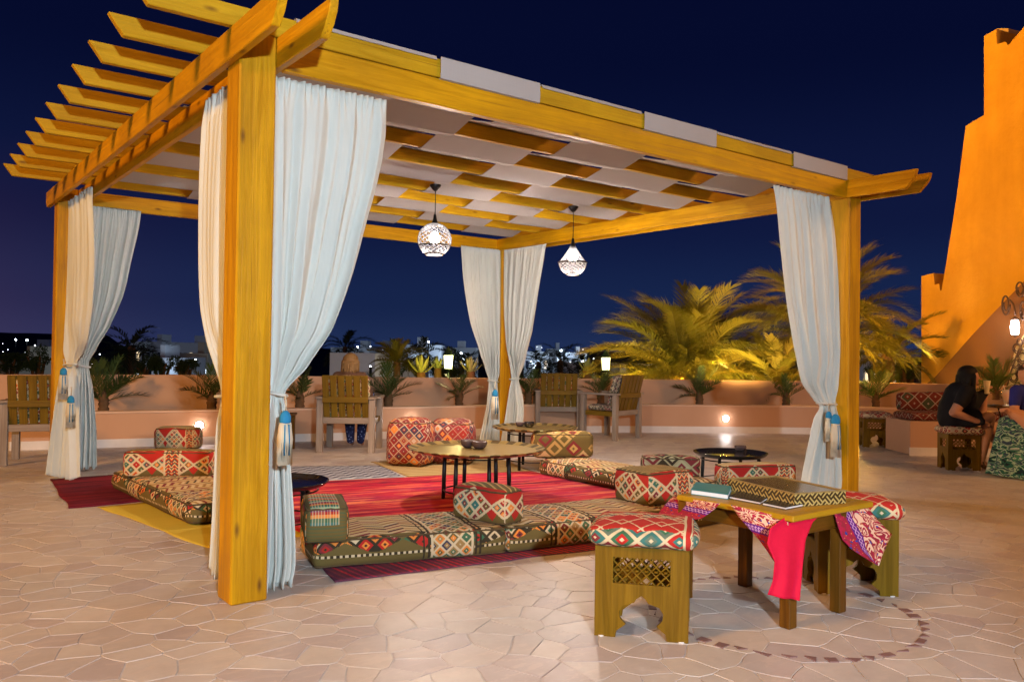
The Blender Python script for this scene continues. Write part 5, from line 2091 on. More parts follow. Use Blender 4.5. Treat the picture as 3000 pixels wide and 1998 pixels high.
JT = {k: (*J[k][:3], J[k][3] + .016) for k in ('pel', 'bel', 'ch', 'lsh', 'rsh')}
JT['ls2'] = (-.215, -0.075, 0.78, .056); JT['rs2'] = (.175, -0.06, 0.78, .056)
skinmesh('shirt', JT, [('pel', 'bel'), ('bel', 'ch'), ('ch', 'lsh'), ('ch', 'rsh'), ('lsh', 'ls2'), ('rsh', 'rs2')], 'pel', BLUEC, P3)
hair_strands('hair', (-.06, -0.035, 1.105), 0.05, plain('brown_hair', (0.05, 0.022, 0.012), 0.4, 0.4, 50.0), P3, (0.5, 0.8, 0), 60, 0.098, 6, 0.01)


def skirtm():
    o = coords()
    w = noise(mapv(o, (7, 7, 17), rot=(0.5, 0.5, 0.3)), 1.0, 2, 0.6, 0.8)
    return dict(color=pal(w, [(0.0, (0.01, 0.02, 0.03)), (0.38, (0.02, 0.10, 0.07)), (0.46, (0.30, 0.42, 0.30)), (0.52, (0.03, 0.05, 0.09)), (0.60, (0.05, 0.18, 0.10)), (0.66, (0.40, 0.42, 0.36))]), rough=0.9)


# long skirt: a gathered cone over the lap
V, F = [], []
NS, NR = 64, 14
for j in range(NR + 1):
    t = j / NR
    for k in range(NS):
        a = 2 * pi * k / NS
        lap = max(0.0, -sin(a)) ** 1.2
        if t < 0.35:
            q = t / 0.35
            rx = 0.15 + 0.16 * q; ry = 0.14 + 0.10 * q + 0.24 * lap * q
            z = 0.68 - 0.07 * q
        else:
            q = (t - 0.35) / 0.65
            rx = 0.31 + 0.10 * q; ry = 0.24 + 0.24 * lap + 0.08 * q
            z = 0.61 - 0.60 * q
        f = 1 + 0.05 * t * sin(a * 11 + 1.3 * t) + 0.03 * t * sin(a * 17 + 2)
        V.append((-0.03 * t + rx * f * cos(a), -0.02 + ry * f * sin(a), z))
for j in range(NR):
    for k in range(NS):
        F.append((j * NS + k, j * NS + (k + 1) % NS, (j + 1) * NS + (k + 1) % NS, (j + 1) * NS + k))
meshobj('long_skirt', V, F, mat('patterned_skirt', skirtm), P3, smooth=True)
b = MB(); b.box((0.0, 0.02, 0.26), (0.42, 0.40, 0.50), bev=0.01)
o = b.build('block_seat', STOOLW, None, (P3p.x, P3p.y, 0.0), (0, 0, YAW)); tag(o, 'wooden block seat hidden under the patterned skirt', 'stool')

# bistro table between the two women with the orange drink
bt0 = at(2330, 1000, 9.7)
t = empty('bistro_table', (bt0.x, bt0.y, 0), 0, 'dark round bistro table between the two seated women', 'table')
b = MB(); b.lathe([(0, 0.69), (0.27, 0.69), (0.28, 0.70), (0.28, 0.715), (0, 0.717)], 40); b.build('table_top', TABLEW, t)
for k in range(3):
    a = k * 2.094 + 0.4
    b = MB(); b.tube([(0.24 * cos(a), 0.24 * sin(a), 0.0), (0.10 * cos(a), 0.10 * sin(a), 0.36), (0.18 * cos(a), 0.18 * sin(a), 0.69)], 0.011, 8); b.build('leg', METAL_B, t)
gp = at(2312, 940, 9.45)
g = empty('cocktail_glass', (gp.x, gp.y, 0.718), 0, 'tall glass of orange cocktail with a straw on the bistro table', 'glass')
b = MB(); b.lathe([(0, 0), (0.035, 0), (0.036, 0.004), (0.008, 0.012), (0.008, 0.03), (0.028, 0.06), (0.036, 0.12), (0.045, 0.19), (0.043, 0.19), (0.034, 0.12), (0.026, 0.065), (0, 0.045)], 20)
b.build('glass', mat('clear_glass', lambda: dict(color=(0.9, 0.9, 0.9), rough=0.05, alpha=0.35)), g)
b = MB(); b.lathe([(0, 0.047), (0.024, 0.067), (0.032, 0.12), (0.038, 0.165), (0, 0.166)], 18)
b.build('drink', mat('orange_drink', lambda: dict(color=(0.85, 0.16, 0.05), rough=0.2)), g)
b = MB(); b.tube([(0.0, 0, 0.08), (-0.03, 0, 0.19), (-0.06, 0, 0.24)], 0.004, 6); b.build('straw', SKIRT, g)

# built in bench with cushions
bd = Vector((RT.x, RT.y, 0)).normalized()
bc = at(2092, 1000, 10.7)
rzb = YAW
bench = empty('plaster_bench', (bc.x, bc.y, 0), rzb, 'pink plastered bench with white skirting behind the woman in black', 'bench')
b = MB(); b.box((1.2, 0.35, 0.225), (2.4, 0.7, 0.43), bev=0.006); b.build('bench_body', PLASTER, bench)
b = MB(); b.box((1.2, -0.008, 0.05), (2.42, 0.014, 0.11)); b.build('skirting', SKIRT, bench)
BP = patch_mat('bench_kilim', 0.19, [(0.13, 0.006, 0.012), (0.03, 0.05, 0.03), (0.14, 0.006, 0.012), (0.11, 0.006, 0.01)], 5.0, (0.34, 0.27, 0.22), 0.05)


def on_bench(x, y, z, L, Wd, H, m, label, rx=0.0):
    p = bench.matrix_basis @ Vector((x, y, z))
    o = softbox('cushion', L, Wd, H, m, None, p, rzb, r=0.03, n=(16, 10, 6))
    if rx: o.rotation_euler = (rx, 0, rzb)
    tag(o, label, 'cushion')
    return o


M_ = bench
bench.matrix_basis = Matrix.Translation((bc.x, bc.y, 0)) @ Matrix.Rotation(rzb, 4, 'Z')
on_bench(0.62, 0.33, 0.442, 1.15, 0.55, 0.10, patch_mat('bench_kilim_b', 0.15, [(0.13, 0.006, 0.012), (0.10, 0.005, 0.01), (0.16, 0.008, 0.012)], 1.0, (0.34, 0.27, 0.22), 0.05), 'dark red seat cushion with white zigzags on the bench')
on_bench(0.62, 0.60, 0.545, 1.0, 0.12, 0.24, BP, 'dark red back cushion with a white diamond lattice on the bench')
on_bench(1.80, 0.33, 0.442, 1.10, 0.55, 0.10, patch_mat('bench_kilim_c', 0.15, [(0.13, 0.006, 0.012), (0.10, 0.005, 0.01), (0.16, 0.008, 0.012)], 3.0, (0.34, 0.27, 0.22), 0.05), 'seat cushion on the bench behind the bistro table')

# ------------------------------------------------------------------ palms
def palm_leaf_mat(name, c1, c2, c3):
    def b():
        o = coords()
        n = noise(o, 5.0, 3, 0.6)
        r = orand()
        c = mixc(n, c1, c2)
        c = mixc(M('MULTIPLY', r, 0.5), c, c3)
        return dict(color=c, rough=0.5, translucent=(c, 0.25))
    return mat(name, b)


PALM = palm_leaf_mat('date_palm_leaf', (0.09, 0.105, 0.012), (0.19, 0.18, 0.025), (0.24, 0.16, 0.025))
PALMG = palm_leaf_mat('young_palm_leaf', (0.03, 0.065, 0.015), (0.07, 0.12, 0.03), (0.12, 0.10, 0.03))
TRUNK = plain('palm_trunk_bark', (0.14, 0.075, 0.035), 0.9, 0.5, 18.0, 0.8)


def frond_mesh(name, L, droop, n, leaf, width, m, seed=0, vup=0.5, curl=0.25, fwd=0.62):
    """frond growing from the origin along +X; droop = how far it bends down"""
    rr = random.Random(seed)
    V, F = [], []
    pts, tans = [], []
    p = Vector((0, 0, 0)); ang = 0.0
    N = 24
    side = rr.uniform(-.12, .12)
    for i in range(N + 1):
        s = i / N
        ang = -droop * s ** 1.4
        t = Vector((cos(ang), side * s, sin(ang))).normalized()
        pts.append(p.copy()); tans.append(t)
        p = p + t * (L / N)
    # rachis
    base = len(V)
    for i, q in enumerate(pts):
        w = 0.016 * (1 - 0.8 * i / N) * (L / 2.0) ** .5 + 0.002
        V += [(q.x, q.y - w, q.z), (q.x, q.y + w, q.z), (q.x, q.y, q.z - w * 1.2)]
    for i in range(N):
        a = base + 3 * i
        for k in range(3):
            k2 = (k + 1) % 3
            F.append((a + k, a + k2, a + 3 + k2, a + 3 + k))
    for j in range(n):
        s = 0.12 + 0.88 * (j + rr.uniform(0, .6)) / n
        f = s * N; i = min(int(f), N - 1)
        q = pts[i].lerp(pts[i + 1], f - i); t = tans[i]
        up = Vector((-t.z, 0, t.x))
        ll = leaf * (0.35 + 0.65 * sin(pi * min(1.0, 0.12 + s * 0.85)) ** 0.7) * rr.uniform(.82, 1.1)
        for sd in (-1, 1):
            dr = (t * (fwd + 0.5 * s ** 3 + rr.uniform(-.12, .12)) + Vector((0, sd, 0)) * (1.0 - 0.3 * s) + up * (vup + rr.uniform(-.35, .25))).normalized()
            wd = dr.cross(up).normalized() * width * .5
            tip = q + dr * ll + Vector((0, 0, -curl * ll * rr.uniform(.6, 1.3)))
            mid = q + dr * ll * .5 + Vector((0, 0, -curl * ll * .12))
            b0 = len(V)
            V += [tuple(q - wd * .5), tuple(q + wd * .5), tuple(mid + wd), tuple(mid - wd), tuple(tip)]
            F += [(b0, b0 + 1, b0 + 2, b0 + 3), (b0 + 3, b0 + 2, b0 + 4)]
    me = bpy.data.meshes.new(name)
    me.from_pydata(V, [], F)
    me.materials.append(m)
    return me


BIGF = [frond_mesh('frond', 2.25, d_, 95, 0.46, 0.017, PALM, seed=s_, vup=.55, curl=.5) for s_, d_ in enumerate((0.9, 1.3, 1.6, 1.1))]
MIDF = [frond_mesh('frond', 1.25, d_, 64, 0.30, 0.024, PALM, seed=20 + s_) for s_, d_ in enumerate((0.9, 1.4))]
SMF = [frond_mesh('frond', 0.52, d_, 22, 0.20, 0.014, PALMG, seed=30 + s_, fwd=0.9, curl=.15) for s_, d_ in enumerate((0.35, 0.8, 0.6))]
FANF = [frond_mesh('frond', 0.50, 0.25, 22, 0.30, 0.013, PALMG, seed=41, fwd=1.3, curl=.08, vup=.2)]


def palm(loc, label, meshes, n, sc=1.0, tr=0.10, th=0.3, seed=0, lo=5, hi=85, group=None, name='palm', lean=(0, 0), trm=TRUNK, cat='palm'):
    rr = random.Random(seed)
    t = empty(name, loc, rr.uniform(0, 6.28), label, cat, group)
    b = MB()
    prof = [(tr * .9, 0.0)]
    k = max(3, int(th / 0.07))
    for i in range(k):
        z = th * (i + .5) / k
        prof += [(tr * 1.15, z), (tr * .92, z + th / k * .35)]
    prof += [(tr * 1.1, th), (tr * .6, th + 0.10), (0, th + 0.16)]
    b.lathe(prof, 12)
    for v in b.bm.verts:
        v.co += Vector((rr.uniform(-.12, .12) * tr, rr.uniform(-.12, .12) * tr, 0)) + Vector((lean[0], lean[1], 0)) * (v.co.z / max(th, .01))
    b.build('trunk', trm, t)
    ga = 2.39996
    for i in range(n):
        f = i / max(1, n - 1)
        el = rad(hi + (lo - hi) * f ** 0.85 + rr.uniform(-7, 7))
        az = i * ga + rr.uniform(-.25, .25)
        me = meshes[rr.randrange(len(meshes))]
        o = bpy.data.objects.new('frond', me)
        COL.objects.link(o)
        o.parent = t
        o.location = (lean[0] + 0.5 * tr * cos(az), lean[1] + .5 * tr * sin(az), th + 0.06 * (1 - f))
        o.rotation_euler = (rr.uniform(-.4, .4), -el, az)
        s_ = sc * rr.uniform(.85, 1.08) * (0.72 + 0.28 * sin(pi * min(1, .25 + f * .6)))
        o.scale = (s_, s_, s_)
    return t


def uplight(p, e, col=(1.0, 0.62, 0.10), s=0.08):
    lamp('garden_uplight', 'POINT', p, e, col, s)


p = at(1585, 870, 16.6)
palm((p.x, p.y, 0.10), 'tallest spreading date palm beyond the wall, lit yellow, left of the right curtain', BIGF, 84, 1.04, 0.20, 0.55, 3, lo=8, hi=92, name='date_palm')
uplight((p.x - 0.6, p.y - 1.3, 0.9), 110)
uplight((p.x - 1.6, p.y + .3, 0.5), 150)
q = p
p = at(1895, 850, 16.0)
palm((p.x, p.y, 0.5), 'date palm behind the right front curtain with orange lit fronds either side of it', BIGF, 72, 0.88, 0.20, 1.10, 5, lo=0, hi=92, name='date_palm')
uplight((p.x - .9, p.y - 1.1, 1.2), 190, (1.0, 0.50, 0.08))
uplight((p.x + 1.2, p.y - 1.2, 1.2), 45, (1.0, 0.62, 0.10))
p = at(1786, 868, 15.3)
palm((p.x, p.y, 0.2), 'small date palm at the parapet between the big palm and the right curtain', MIDF, 22, 0.95, 0.12, 0.55, 6, lo=-5, hi=80, name='date_palm')
uplight((p.x - .3, p.y - .6, 0.8), 8)
lamp('palm_fill_spot', 'SPOT', (8.3, 8.6, 0.6), 1150, (1.0, 0.66, 0.14), 0.1, (11.8, 7.2, 1.9), 75, .5)  # added unseen spot, brightens the upper crown of the big palm
lamp('palm_fill_spot', 'SPOT', (9.0, 4.4, 1.0), 1500, (1.0, 0.66, 0.20), 0.2, (13.0, 5.9, 2.7), 60, .6)  # added spot without a fixture on the terrace side, brightens the palms
lamp('palm_fill_spot', 'SPOT', (10.6, 6.6, 0.5), 1300, (1.0, 0.56, 0.10), 0.1, (13.7, 5.4, 2.4), 75, .5)  # added unseen spot to lift the right palm's fronds
p = at(2040, 850, 17.5)
palm((p.x, p.y, 0.0), 'slim date palm to the right of the right front post', MIDF, 20, 1.1, 0.13, 1.25, 7, lo=-10, hi=80, name='date_palm')
p = at(912, 868, 23.0)
palm((p.x, p.y, -0.2), 'dark feathery date palm beyond the wall between the two curtains', MIDF, 26, 0.72, 0.10, 1.10, 8, lo=-10, hi=88, name='date_palm')

pots = [(235, 'small palm in the planter right of the far left curtain', 12, 1.05), (493, 'small palm in the planter left of the front post', 10, .95),
        (702, 'small palm in the planter behind the front curtain', 9, .8), (913, 'small palm in the planter below the dark date palm', 11, .95),
        (1080, 'small palm in the planter left of the far back curtain', 9, .8), (1240, 'small palm in the planter behind the back slatted armchair', 10, .9),
        (1400, 'small palm in the planter under the right wall lantern', 10, .8), (1625, 'small palm in the planter below the big yellow date palm', 11, .95),
        (1828, 'small palm in the planter left of the right front curtain', 10, .85), (2022, 'small palm in the planter right of the right front post', 12, .95)]
for i, (px, lab, n_, sc) in enumerate(pots):
    P, nrm = nearest_wall(px, 940)
    q = Vector((P.x, P.y, 0)) - Vector((nrm.x, nrm.y, 0)) * 0.42
    palm((q.x, q.y, 0.36), lab, SMF if i % 3 else SMF + FANF, n_ - 1, sc * 1.0, 0.060, 0.20, 50 + i, lo=14, hi=82, group='small palms in the planter', name='small_palm')
p = at(2290, 868, 13.0)
palm((p.x, p.y, 0.62), 'small fan palm on top of the wall below the brown slab, behind the woman in black', FANF + SMF, 16, 1.1, 0.05, 0.10, 71, lo=-5, hi=85, name='small_palm')

# ------------------------------------------------------------------ lanterns on the wall
GLASSG = mat('lantern_glass', lambda: dict(color=(0.9, 0.9, 0.7), emit=((1.0, 0.95, 0.50), 4.0), rough=0.3))
GREEN = plain('green_painted_metal', (0.03, 0.06, 0.02), 0.5, 0.3, 20.0, metal=0.3)
for (px, py, dep, lab) in ((1030, 850, 13.6, 'glowing garden lantern on a post behind the wall, left of the far back curtain'), (1392, 853, 14.6, 'glowing garden lantern on a post behind the wall, beside the big palm')):
    p = at(px, py, dep)
    t = empty('garden_lantern', (p.x, p.y, 0.2), YAW, lab, 'lantern', 'glowing lanterns on the parapet')
    zb = p.z - 0.2
    b = MB(); b.tube([(0, 0, 0), (0, 0, zb - .01)], 0.02, 8); b.build('post', GREEN, t)
    b = MB(); b.lathe([(0, 0), (0.075, 0), (0.08, 0.012), (0.065, 0.02), (0, 0.02)], 8, (0, 0, zb), smooth=False); b.build('base', GREEN, t)
    b = MB(); b.lathe([(0, 0.022), (0.062, 0.022), (0.078, 0.235), (0, 0.235)], 8, (0, 0, zb), smooth=False); b.build('glass', GLASSG, t)
    b = MB(); b.lathe([(0.088, 0.236), (0.094, 0.25), (0.07, 0.28), (0.035, 0.33), (0.03, 0.35), (0.008, 0.36), (0.006, 0.39), (0, 0.39)], 8, (0, 0, zb), smooth=False); b.build('cap', GREEN, t)
    for k in range(4):
        a = k * pi / 2 + pi / 8
        b = MB(); b.tube([(0.066 * cos(a), 0.066 * sin(a), zb + .02), (0.080 * cos(a), 0.080 * sin(a), zb + .237)], 0.004, 4); b.build('bar', GREEN, t)
    lamp('garden_lantern_light', 'POINT', (p.x + .12, p.y - 0.16, p.z + 0.1), 14, (1.0, 0.85, 0.35), 0.05)

# wrought iron wall lamp and grille at the right edge
def scroll(pts3, r, name, m, parent):
    b = MB(); b.tube(pts3, r, 6); return b.build(name, m, parent)


def before_tower(x, y, off=0.5):
    return on_tower(x, y, off)


wl = empty('wall_lamp', before_tower(2335, 740, 0.44), 0, 'glaring wrought iron wall lamp with scrolled rings on the orange tower', 'lamp')
IRON = plain('rusty_iron', (0.06, 0.03, 0.02), 0.6, 0.4, 30.0, metal=0.4)
O_ = wl.location.copy()


def oval(cx_, cy_, rx, ry, off, turns=1.0, k=28, shrink=0.0):
    out = []
    for i in range(int(k * turns) + 1):
        a = 2 * pi * i / k
        s_ = 1 - shrink * i / (k * turns)
        out.append(before_tower(cx_ + rx * s_ * cos(a), cy_ + ry * s_ * sin(a), off) - O_)
    return out


for (cx_, cy_, rx, ry) in ((2312, 700, 10, 26), (2345, 664, 11, 20), (2352, 712, 8, 26)):
    scroll(oval(cx_, cy_, rx, ry, 0.62, 1.6, 28, 0.55), 0.016, 'scroll_ring', IRON, wl)
scroll([before_tower(2322, 690, .62) - O_, before_tower(2330, 700, .7) - O_, before_tower(2334, 725, .75) - O_], 0.018, 'bracket', IRON, wl)
b = MB()
zc_ = before_tower(2333, 752, 0.75) - O_
b.lathe([(0, 0.14), (0.055, 0.13), (0.075, 0.0), (0.06, -0.13), (0, -0.15)], 16, tuple(zc_))
b.build('lamp_glass', emis('white_lamp_glass', (1.0, 0.90, 0.86), 30.0), wl)
b = MB(); b.lathe([(0, 0.20), (0.03, 0.18), (0.085, 0.14), (0.085, 0.13), (0, 0.13)], 16, tuple(zc_)); b.build('cap', IRON, wl)
b = MB(); b.lathe([(0, 0.0), (0.05, 0.01), (0.02, -0.03), (0.0, -0.05)], 12, tuple(zc_ - Vector((0, 0, .15)))); b.build('finial', IRON, wl)
lp = before_tower(2330, 748, 1.0)
lamp('wall_lamp_light', 'POINT', lp, 26, (1.0, 0.80, 0.72), 0.06)

gr = empty('scroll_grille', before_tower(2345, 860, 0.44), 0, 'wrought iron grille of scrolls on the wall behind the person in blue', 'grille')
O2 = gr.location.copy()
O_ = O2
for (cx_, cy_, r_) in ((2338, 800, 11), (2350, 822, 12), (2334, 836, 10), (2348, 856, 13), (2330, 868, 10), (2344, 786, 8), (2340, 890, 11)):
    scroll([before_tower(cx_ + r_ * (1 - .5 * i / 40) * cos(2 * pi * i / 26), cy_ + r_ * 1.2 * (1 - .5 * i / 40) * sin(2 * pi * i / 26), 0.52) - O_ for i in range(41)], 0.012, 'scroll', IRON, gr)
scroll([before_tower(2358, 770, .52) - O_, before_tower(2338, 815, .52) - O_, before_tower(2322, 860, .52) - O_, before_tower(2312, 900, .52) - O_], 0.016, 'bar', IRON, gr)
bp = plane_prism('back_panel', [(2356, 765), (2334, 800), (2322, 850), (2312, 900), (2400, 930), (2400, 760)], 0.03, plain('cream_back_panel', (0.45, 0.34, 0.18), 0.8), None, 0.47)
bp.parent = gr; bp.matrix_parent_inverse = Matrix.Translation(-O2)
lamp('grille_light', 'POINT', before_tower(2330, 850, 0.9), 2.5, (1.0, 0.85, 0.5), 0.05)

# ------------------------------------------------------------------ garden ground, hills, town beyond the terrace
GZ = -4.0
meshobj('garden_ground', [(-600, -50, GZ), (900, -50, GZ), (900, 900, GZ), (-600, 900, GZ)], [(0, 1, 2, 3)], plain('night_ground', (0.035, 0.04, 0.03), 0.95, 0.4, 0.05))['kind'] = 'structure'
V, F = [], []
rr = random.Random(9)
K = 120
for i in range(K + 1):
    x_ = -900 + (4300) * i / K
    base = at(x_, 812, 640)
    h = 3.0 + 2.0 * mnoise.noise(Vector((i * .13, 0, 2))) + 1.5 * mnoise.noise(Vector((i * .5, 3, 2)))
    if x_ < 260: h += 9
    for (dd, zz) in ((0, GZ), (30, h * .7), (80, h), (160, GZ)):
        q = at(x_, 812, 640 + dd)
        V.append((q.x, q.y, zz))
for i in range(K):
    for k in range(3):
        a = 4 * i + k
        F.append((a, a + 1, a + 5, a + 4))
meshobj('hills', V, F, plain('night_hills', (0.05, 0.05, 0.07), 0.95, 0.3, 0.02), smooth=True)['kind'] = 'structure'

WWALL = plain('white_render', (0.62, 0.64, 0.68), 0.85, 0.12, 0.15)
CWALL = plain('cream_render', (0.62, 0.56, 0.42), 0.85, 0.12, 0.2)
PWALL = plain('pinkish_render', (0.55, 0.38, 0.32), 0.85, 0.15, 0.2)
GLD = plain('dark_window', (0.02, 0.03, 0.06), 0.2)
GLW = emis('warm_lit_window', (1.0, 0.75, 0.42), 1.4)
GLB = emis('cool_lit_window', (0.65, 0.82, 1.0), 2.6)
LAMPC = emis('street_lamp_glow', (0.8, 0.9, 1.0), 45.0)
LAMPW = emis('warm_street_lamp_glow', (1.0, 0.85, 0.6), 45.0)


def building(x0, x1, ytop, dep, label, m, floors=2, nw=5, lit=.4, seed=0, dome=False, steps=True, depth=8.0, cool=True):
    """a house whose front is dep metres away and fills x0..x1 of the picture"""
    rr = random.Random(seed)
    a, c_ = at(x0, ytop, dep), at(x1, ytop, dep)
    w = (Vector((c_.x - a.x, c_.y - a.y))).length
    h = (a.z + c_.z) / 2 - GZ
    t = empty('house', ((a.x + c_.x) / 2, (a.y + c_.y) / 2, GZ), YAW, label, 'house')
    b = MB(); b.box((0, depth / 2, h / 2), (w, depth, h)); b.build('wall', m, t)
    b = MB()
    for (cx_, cy_, sx, sy) in ((0, 0.1, w, .2), (0, depth - .1, w, .2), (-w / 2 + .1, depth / 2, .2, depth - .42), (w / 2 - .1, depth / 2, .2, depth - .42)):
        b.box((cx_, cy_, h + .25), (sx, sy, .5))
    b.build('parapet', m, t)['kind'] = 'stuff'
    if steps:
        sw = w * rr.uniform(.15, .3)
        b = MB(); b.box((rr.uniform(-.3, .3) * w, depth * .5, h + .8), (sw, depth * .4, 1.6)); b.build('stair_head', m, t)
    if dome:
        b = MB(); b.lathe([(w * .14, 0), (w * .13, w * .06), (w * .09, w * .12), (0, w * .15)], 20, (w * .1, depth * .5, h)); b.build('dome', m, t)
    fh = 3.0
    for f in range(floors):
        z = h - 1.7 - f * fh
        if z < 1: break
        for k in range(nw):
            x = -w / 2 + w * (k + .5) / nw
            ww, wh = min(1.3, w / nw * .5), 1.3
            r_ = rr.random()
            gm = GLD if r_ > lit else (GLB if (cool and r_ < lit * .6) else GLW)
            b = MB(); b.box((x, -0.02, z), (ww, 0.06, wh)); b.build('window', gm, t)
    return t


def streetlight(x, y, dep, label, warm=False, e=None):
    p = at(x, y, dep)
    t = empty('street_lamp', (p.x, p.y, GZ), 0, label, 'street lamp')
    b = MB(); b.tube([(0, 0, 0), (0, 0, p.z - GZ)], 0.06 + dep * .0003, 6); b.build('pole', METAL_B, t)
    b = MB(); b.lathe([(0, .0012 * dep), (0.0012 * dep, 0), (0, -.0012 * dep)], 10, (0, 0, p.z - GZ)); b.build('lamp_head', LAMPW if warm else LAMPC, t)
    if e:
        lamp('street_light', 'POINT', (p.x - 0.5, p.y - 1.5, p.z - .5), e, (1.0, 0.8, 0.5) if warm else (0.6, 0.78, 1.0), 0.5)


building(300, 372, 793, 120, 'long pale blue lit hotel block between the far left curtain and the front post', WWALL, 2, 6, .3, 1)
building(372, 470, 795, 125, 'right half of the blue lit hotel block, beside the front post', WWALL, 2, 8, .5, 2)
building(398, 478, 824, 80, 'low yellowish lit house below the blue hotel block', CWALL, 1, 5, .4, 3)
building(330, 392, 836, 70, 'low greenish white house among the dark trees at left', WWALL, 1, 4, .5, 4)
building(85, 112, 788, 130, 'small pale house above the dark trees, left of the far left post', WWALL, 1, 2, .3, 5)
building(758, 862, 834, 42, 'near white villa with a bright wall light beside the blonde woman', WWALL, 1, 4, .5, 6, steps=False, depth=6)
building(862, 958, 845, 46, 'lower white villa wing behind the dark date palm', WWALL, 1, 3, .3, 7, steps=False, depth=6)
building(760, 850, 806, 130, 'far pale house on the skyline behind the blonde woman', WWALL, 2, 6, .3, 8)
building(850, 925, 803, 150, 'far pale house on the skyline behind the dark date palm', WWALL, 2, 5, .3, 9)
building(925, 1012, 801, 115, 'far cluster of white houses left of the left garden lantern', WWALL, 2, 5, .45, 10, dome=True)
building(1015, 1095, 806, 135, 'far pale block right of the left garden lantern', WWALL, 2, 7, .35, 11)
building(1205, 1262, 815, 140, 'far blue lit house right of the far back curtain', WWALL, 2, 4, .4, 12)
building(1258, 1300, 808, 150, 'taller far white house in the middle of the right skyline', WWALL, 3, 4, .6, 13)
building(1300, 1350, 818, 140, 'far low blue white house left of the right garden lantern', WWALL, 2, 4, .6, 14)
building(1290, 1372, 851, 60, 'long low white lit roof below the right skyline', WWALL, 1, 5, .4, 15, steps=False)
building(1425, 1540, 856, 55, 'low white lit house seen under the big palm', WWALL, 1, 5, .4, 16, steps=False)
building(1690, 1780, 838, 60, 'pale house seen between the date palms', WWALL, 1, 4, .4, 17)
building(1985, 2060, 820, 60, 'pale lit house behind the slim palm at right', WWALL, 1, 4, .5, 18)
building(0, 30, 846, 60, 'pale greenish house low among the trees at the left edge', CWALL, 1, 2, .5, 19)

streetlight(36, 781, 300, 'left of two bright lamps on the hill at the far left')
streetlight(62, 782, 300, 'right of two bright lamps on the hill at the far left')
streetlight(27, 852, 40, 'lamp low in the trees at the left edge', False, 110)
streetlight(345, 852, 45, 'white lamp low in the trees near the wall, left of the front post', False, 154)
streetlight(450, 828, 70, 'cool lamp beside the yellowish low house', False, 550)
streetlight(382, 812, 95, 'cool blue lamp in front of the hotel block', False, 1980)
streetlight(852, 843, 38.5, 'bright white lamp on the near white villa', False, 154)
streetlight(985, 786, 108, 'lamp above the far cluster of white houses', False, 1100)
streetlight(822, 798, 118, 'lamp in front of the far pale house behind the blonde woman', False, 1100)
streetlight(1290, 806, 135, 'brightest lamp of the right skyline', False, 2420)
streetlight(1352, 830, 120, 'pair of small lamps left of the right garden lantern, right one')
streetlight(1340, 830, 120, 'pair of small lamps left of the right garden lantern, left one')
streetlight(1060, 812, 115, 'lamp right of the left garden lantern', False, 990)
streetlight(1490, 850, 50, 'lamp under the big palm', False, 154)
streetlight(1745, 815, 55, 'lamp between the date palms', False, 198)
streetlight(2030, 817, 50, 'warm lamp behind the slim palm at right', True, 198)
streetlight(960, 842, 44, 'warm lamp beside the yellow lit agave', True, 77)

rr = random.Random(77)
b = MB()
for k in range(95):
    xx = rr.choice((rr.uniform(200, 480), rr.uniform(760, 1100), rr.uniform(760, 1100), rr.uniform(1200, 1390), rr.uniform(0, 110)))
    dd = rr.uniform(90, 220)
    q_ = at(xx, rr.uniform(796, 846) if xx > 120 else rr.uniform(790, 840), dd)
    s_ = dd * rr.choice((0.0004, 0.0005, 0.0009))
    b.lathe([(0, s_), (s_, 0), (0, -s_)], 6, tuple(q_))
b.build('town_lights', emis('town_light_glow', (0.8, 0.86, 1.0), 8.0), None)['kind'] = 'stuff'

# trees: dark crowns of leaf sized faces
TREEM = palm_leaf_mat('dark_tree_leaf', (0.03, 0.06, 0.02), (0.07, 0.11, 0.04), (0.05, 0.06, 0.02))


def tree(x, ytop, ybot, wpx, dep, label, seed):
    rr = random.Random(seed)
    top, bot = at(x, ytop, dep), at(x, ybot, dep)
    w = wpx * 1.27443 / FPX * dep
    h = top.z - bot.z
    t = empty('tree', (bot.x, bot.y, GZ), 0, label, 'tree')
    zt_ = bot.z - GZ
    b = MB(); b.tube([(0, 0, 0), (0.1, 0, zt_ * .5), (0, 0.1, zt_ + h * .4)], [0.22, .16, .08], 7)
    for k in range(4):
        a = k * 1.6
        b.tube([(0, 0, zt_ * .8), (w * .2 * cos(a), w * .2 * sin(a), zt_ + h * .3), (w * .36 * cos(a), w * .36 * sin(a), zt_ + h * .55)], [.09, .06, .02], 5)
    b.build('trunk', TRUNK, t)
    V, F = [], []
    blobs = [(rr.uniform(-.36, .36) * w, rr.uniform(-.36, .36) * w, zt_ + h * rr.uniform(.2, .78), rr.uniform(.14, .26) * w) for _ in range(13)]
    for (bx, by, bz, br) in blobs:
        for _ in range(150):
            d_ = Vector((rr.gauss(0, 1), rr.gauss(0, 1), rr.gauss(0, 1))).normalized() * br * rr.uniform(.55, 1.08)
            c_ = Vector((bx, by, bz)) + Vector((d_.x, d_.y, d_.z * .75))
            s_ = rr.uniform(.10, .22) * w / 4
            u_ = Vector((rr.gauss(0, 1), rr.gauss(0, 1), rr.gauss(0, 1))).normalized()
            v_ = u_.orthogonal().normalized()
            k = len(V)
            V += [tuple(c_ - u_ * s_), tuple(c_ + v_ * s_ * .5), tuple(c_ + u_ * s_), tuple(c_ - v_ * s_ * .5)]
            F.append((k, k + 1, k + 2, k + 3))
    meshobj('crown', V, F, TREEM, t)


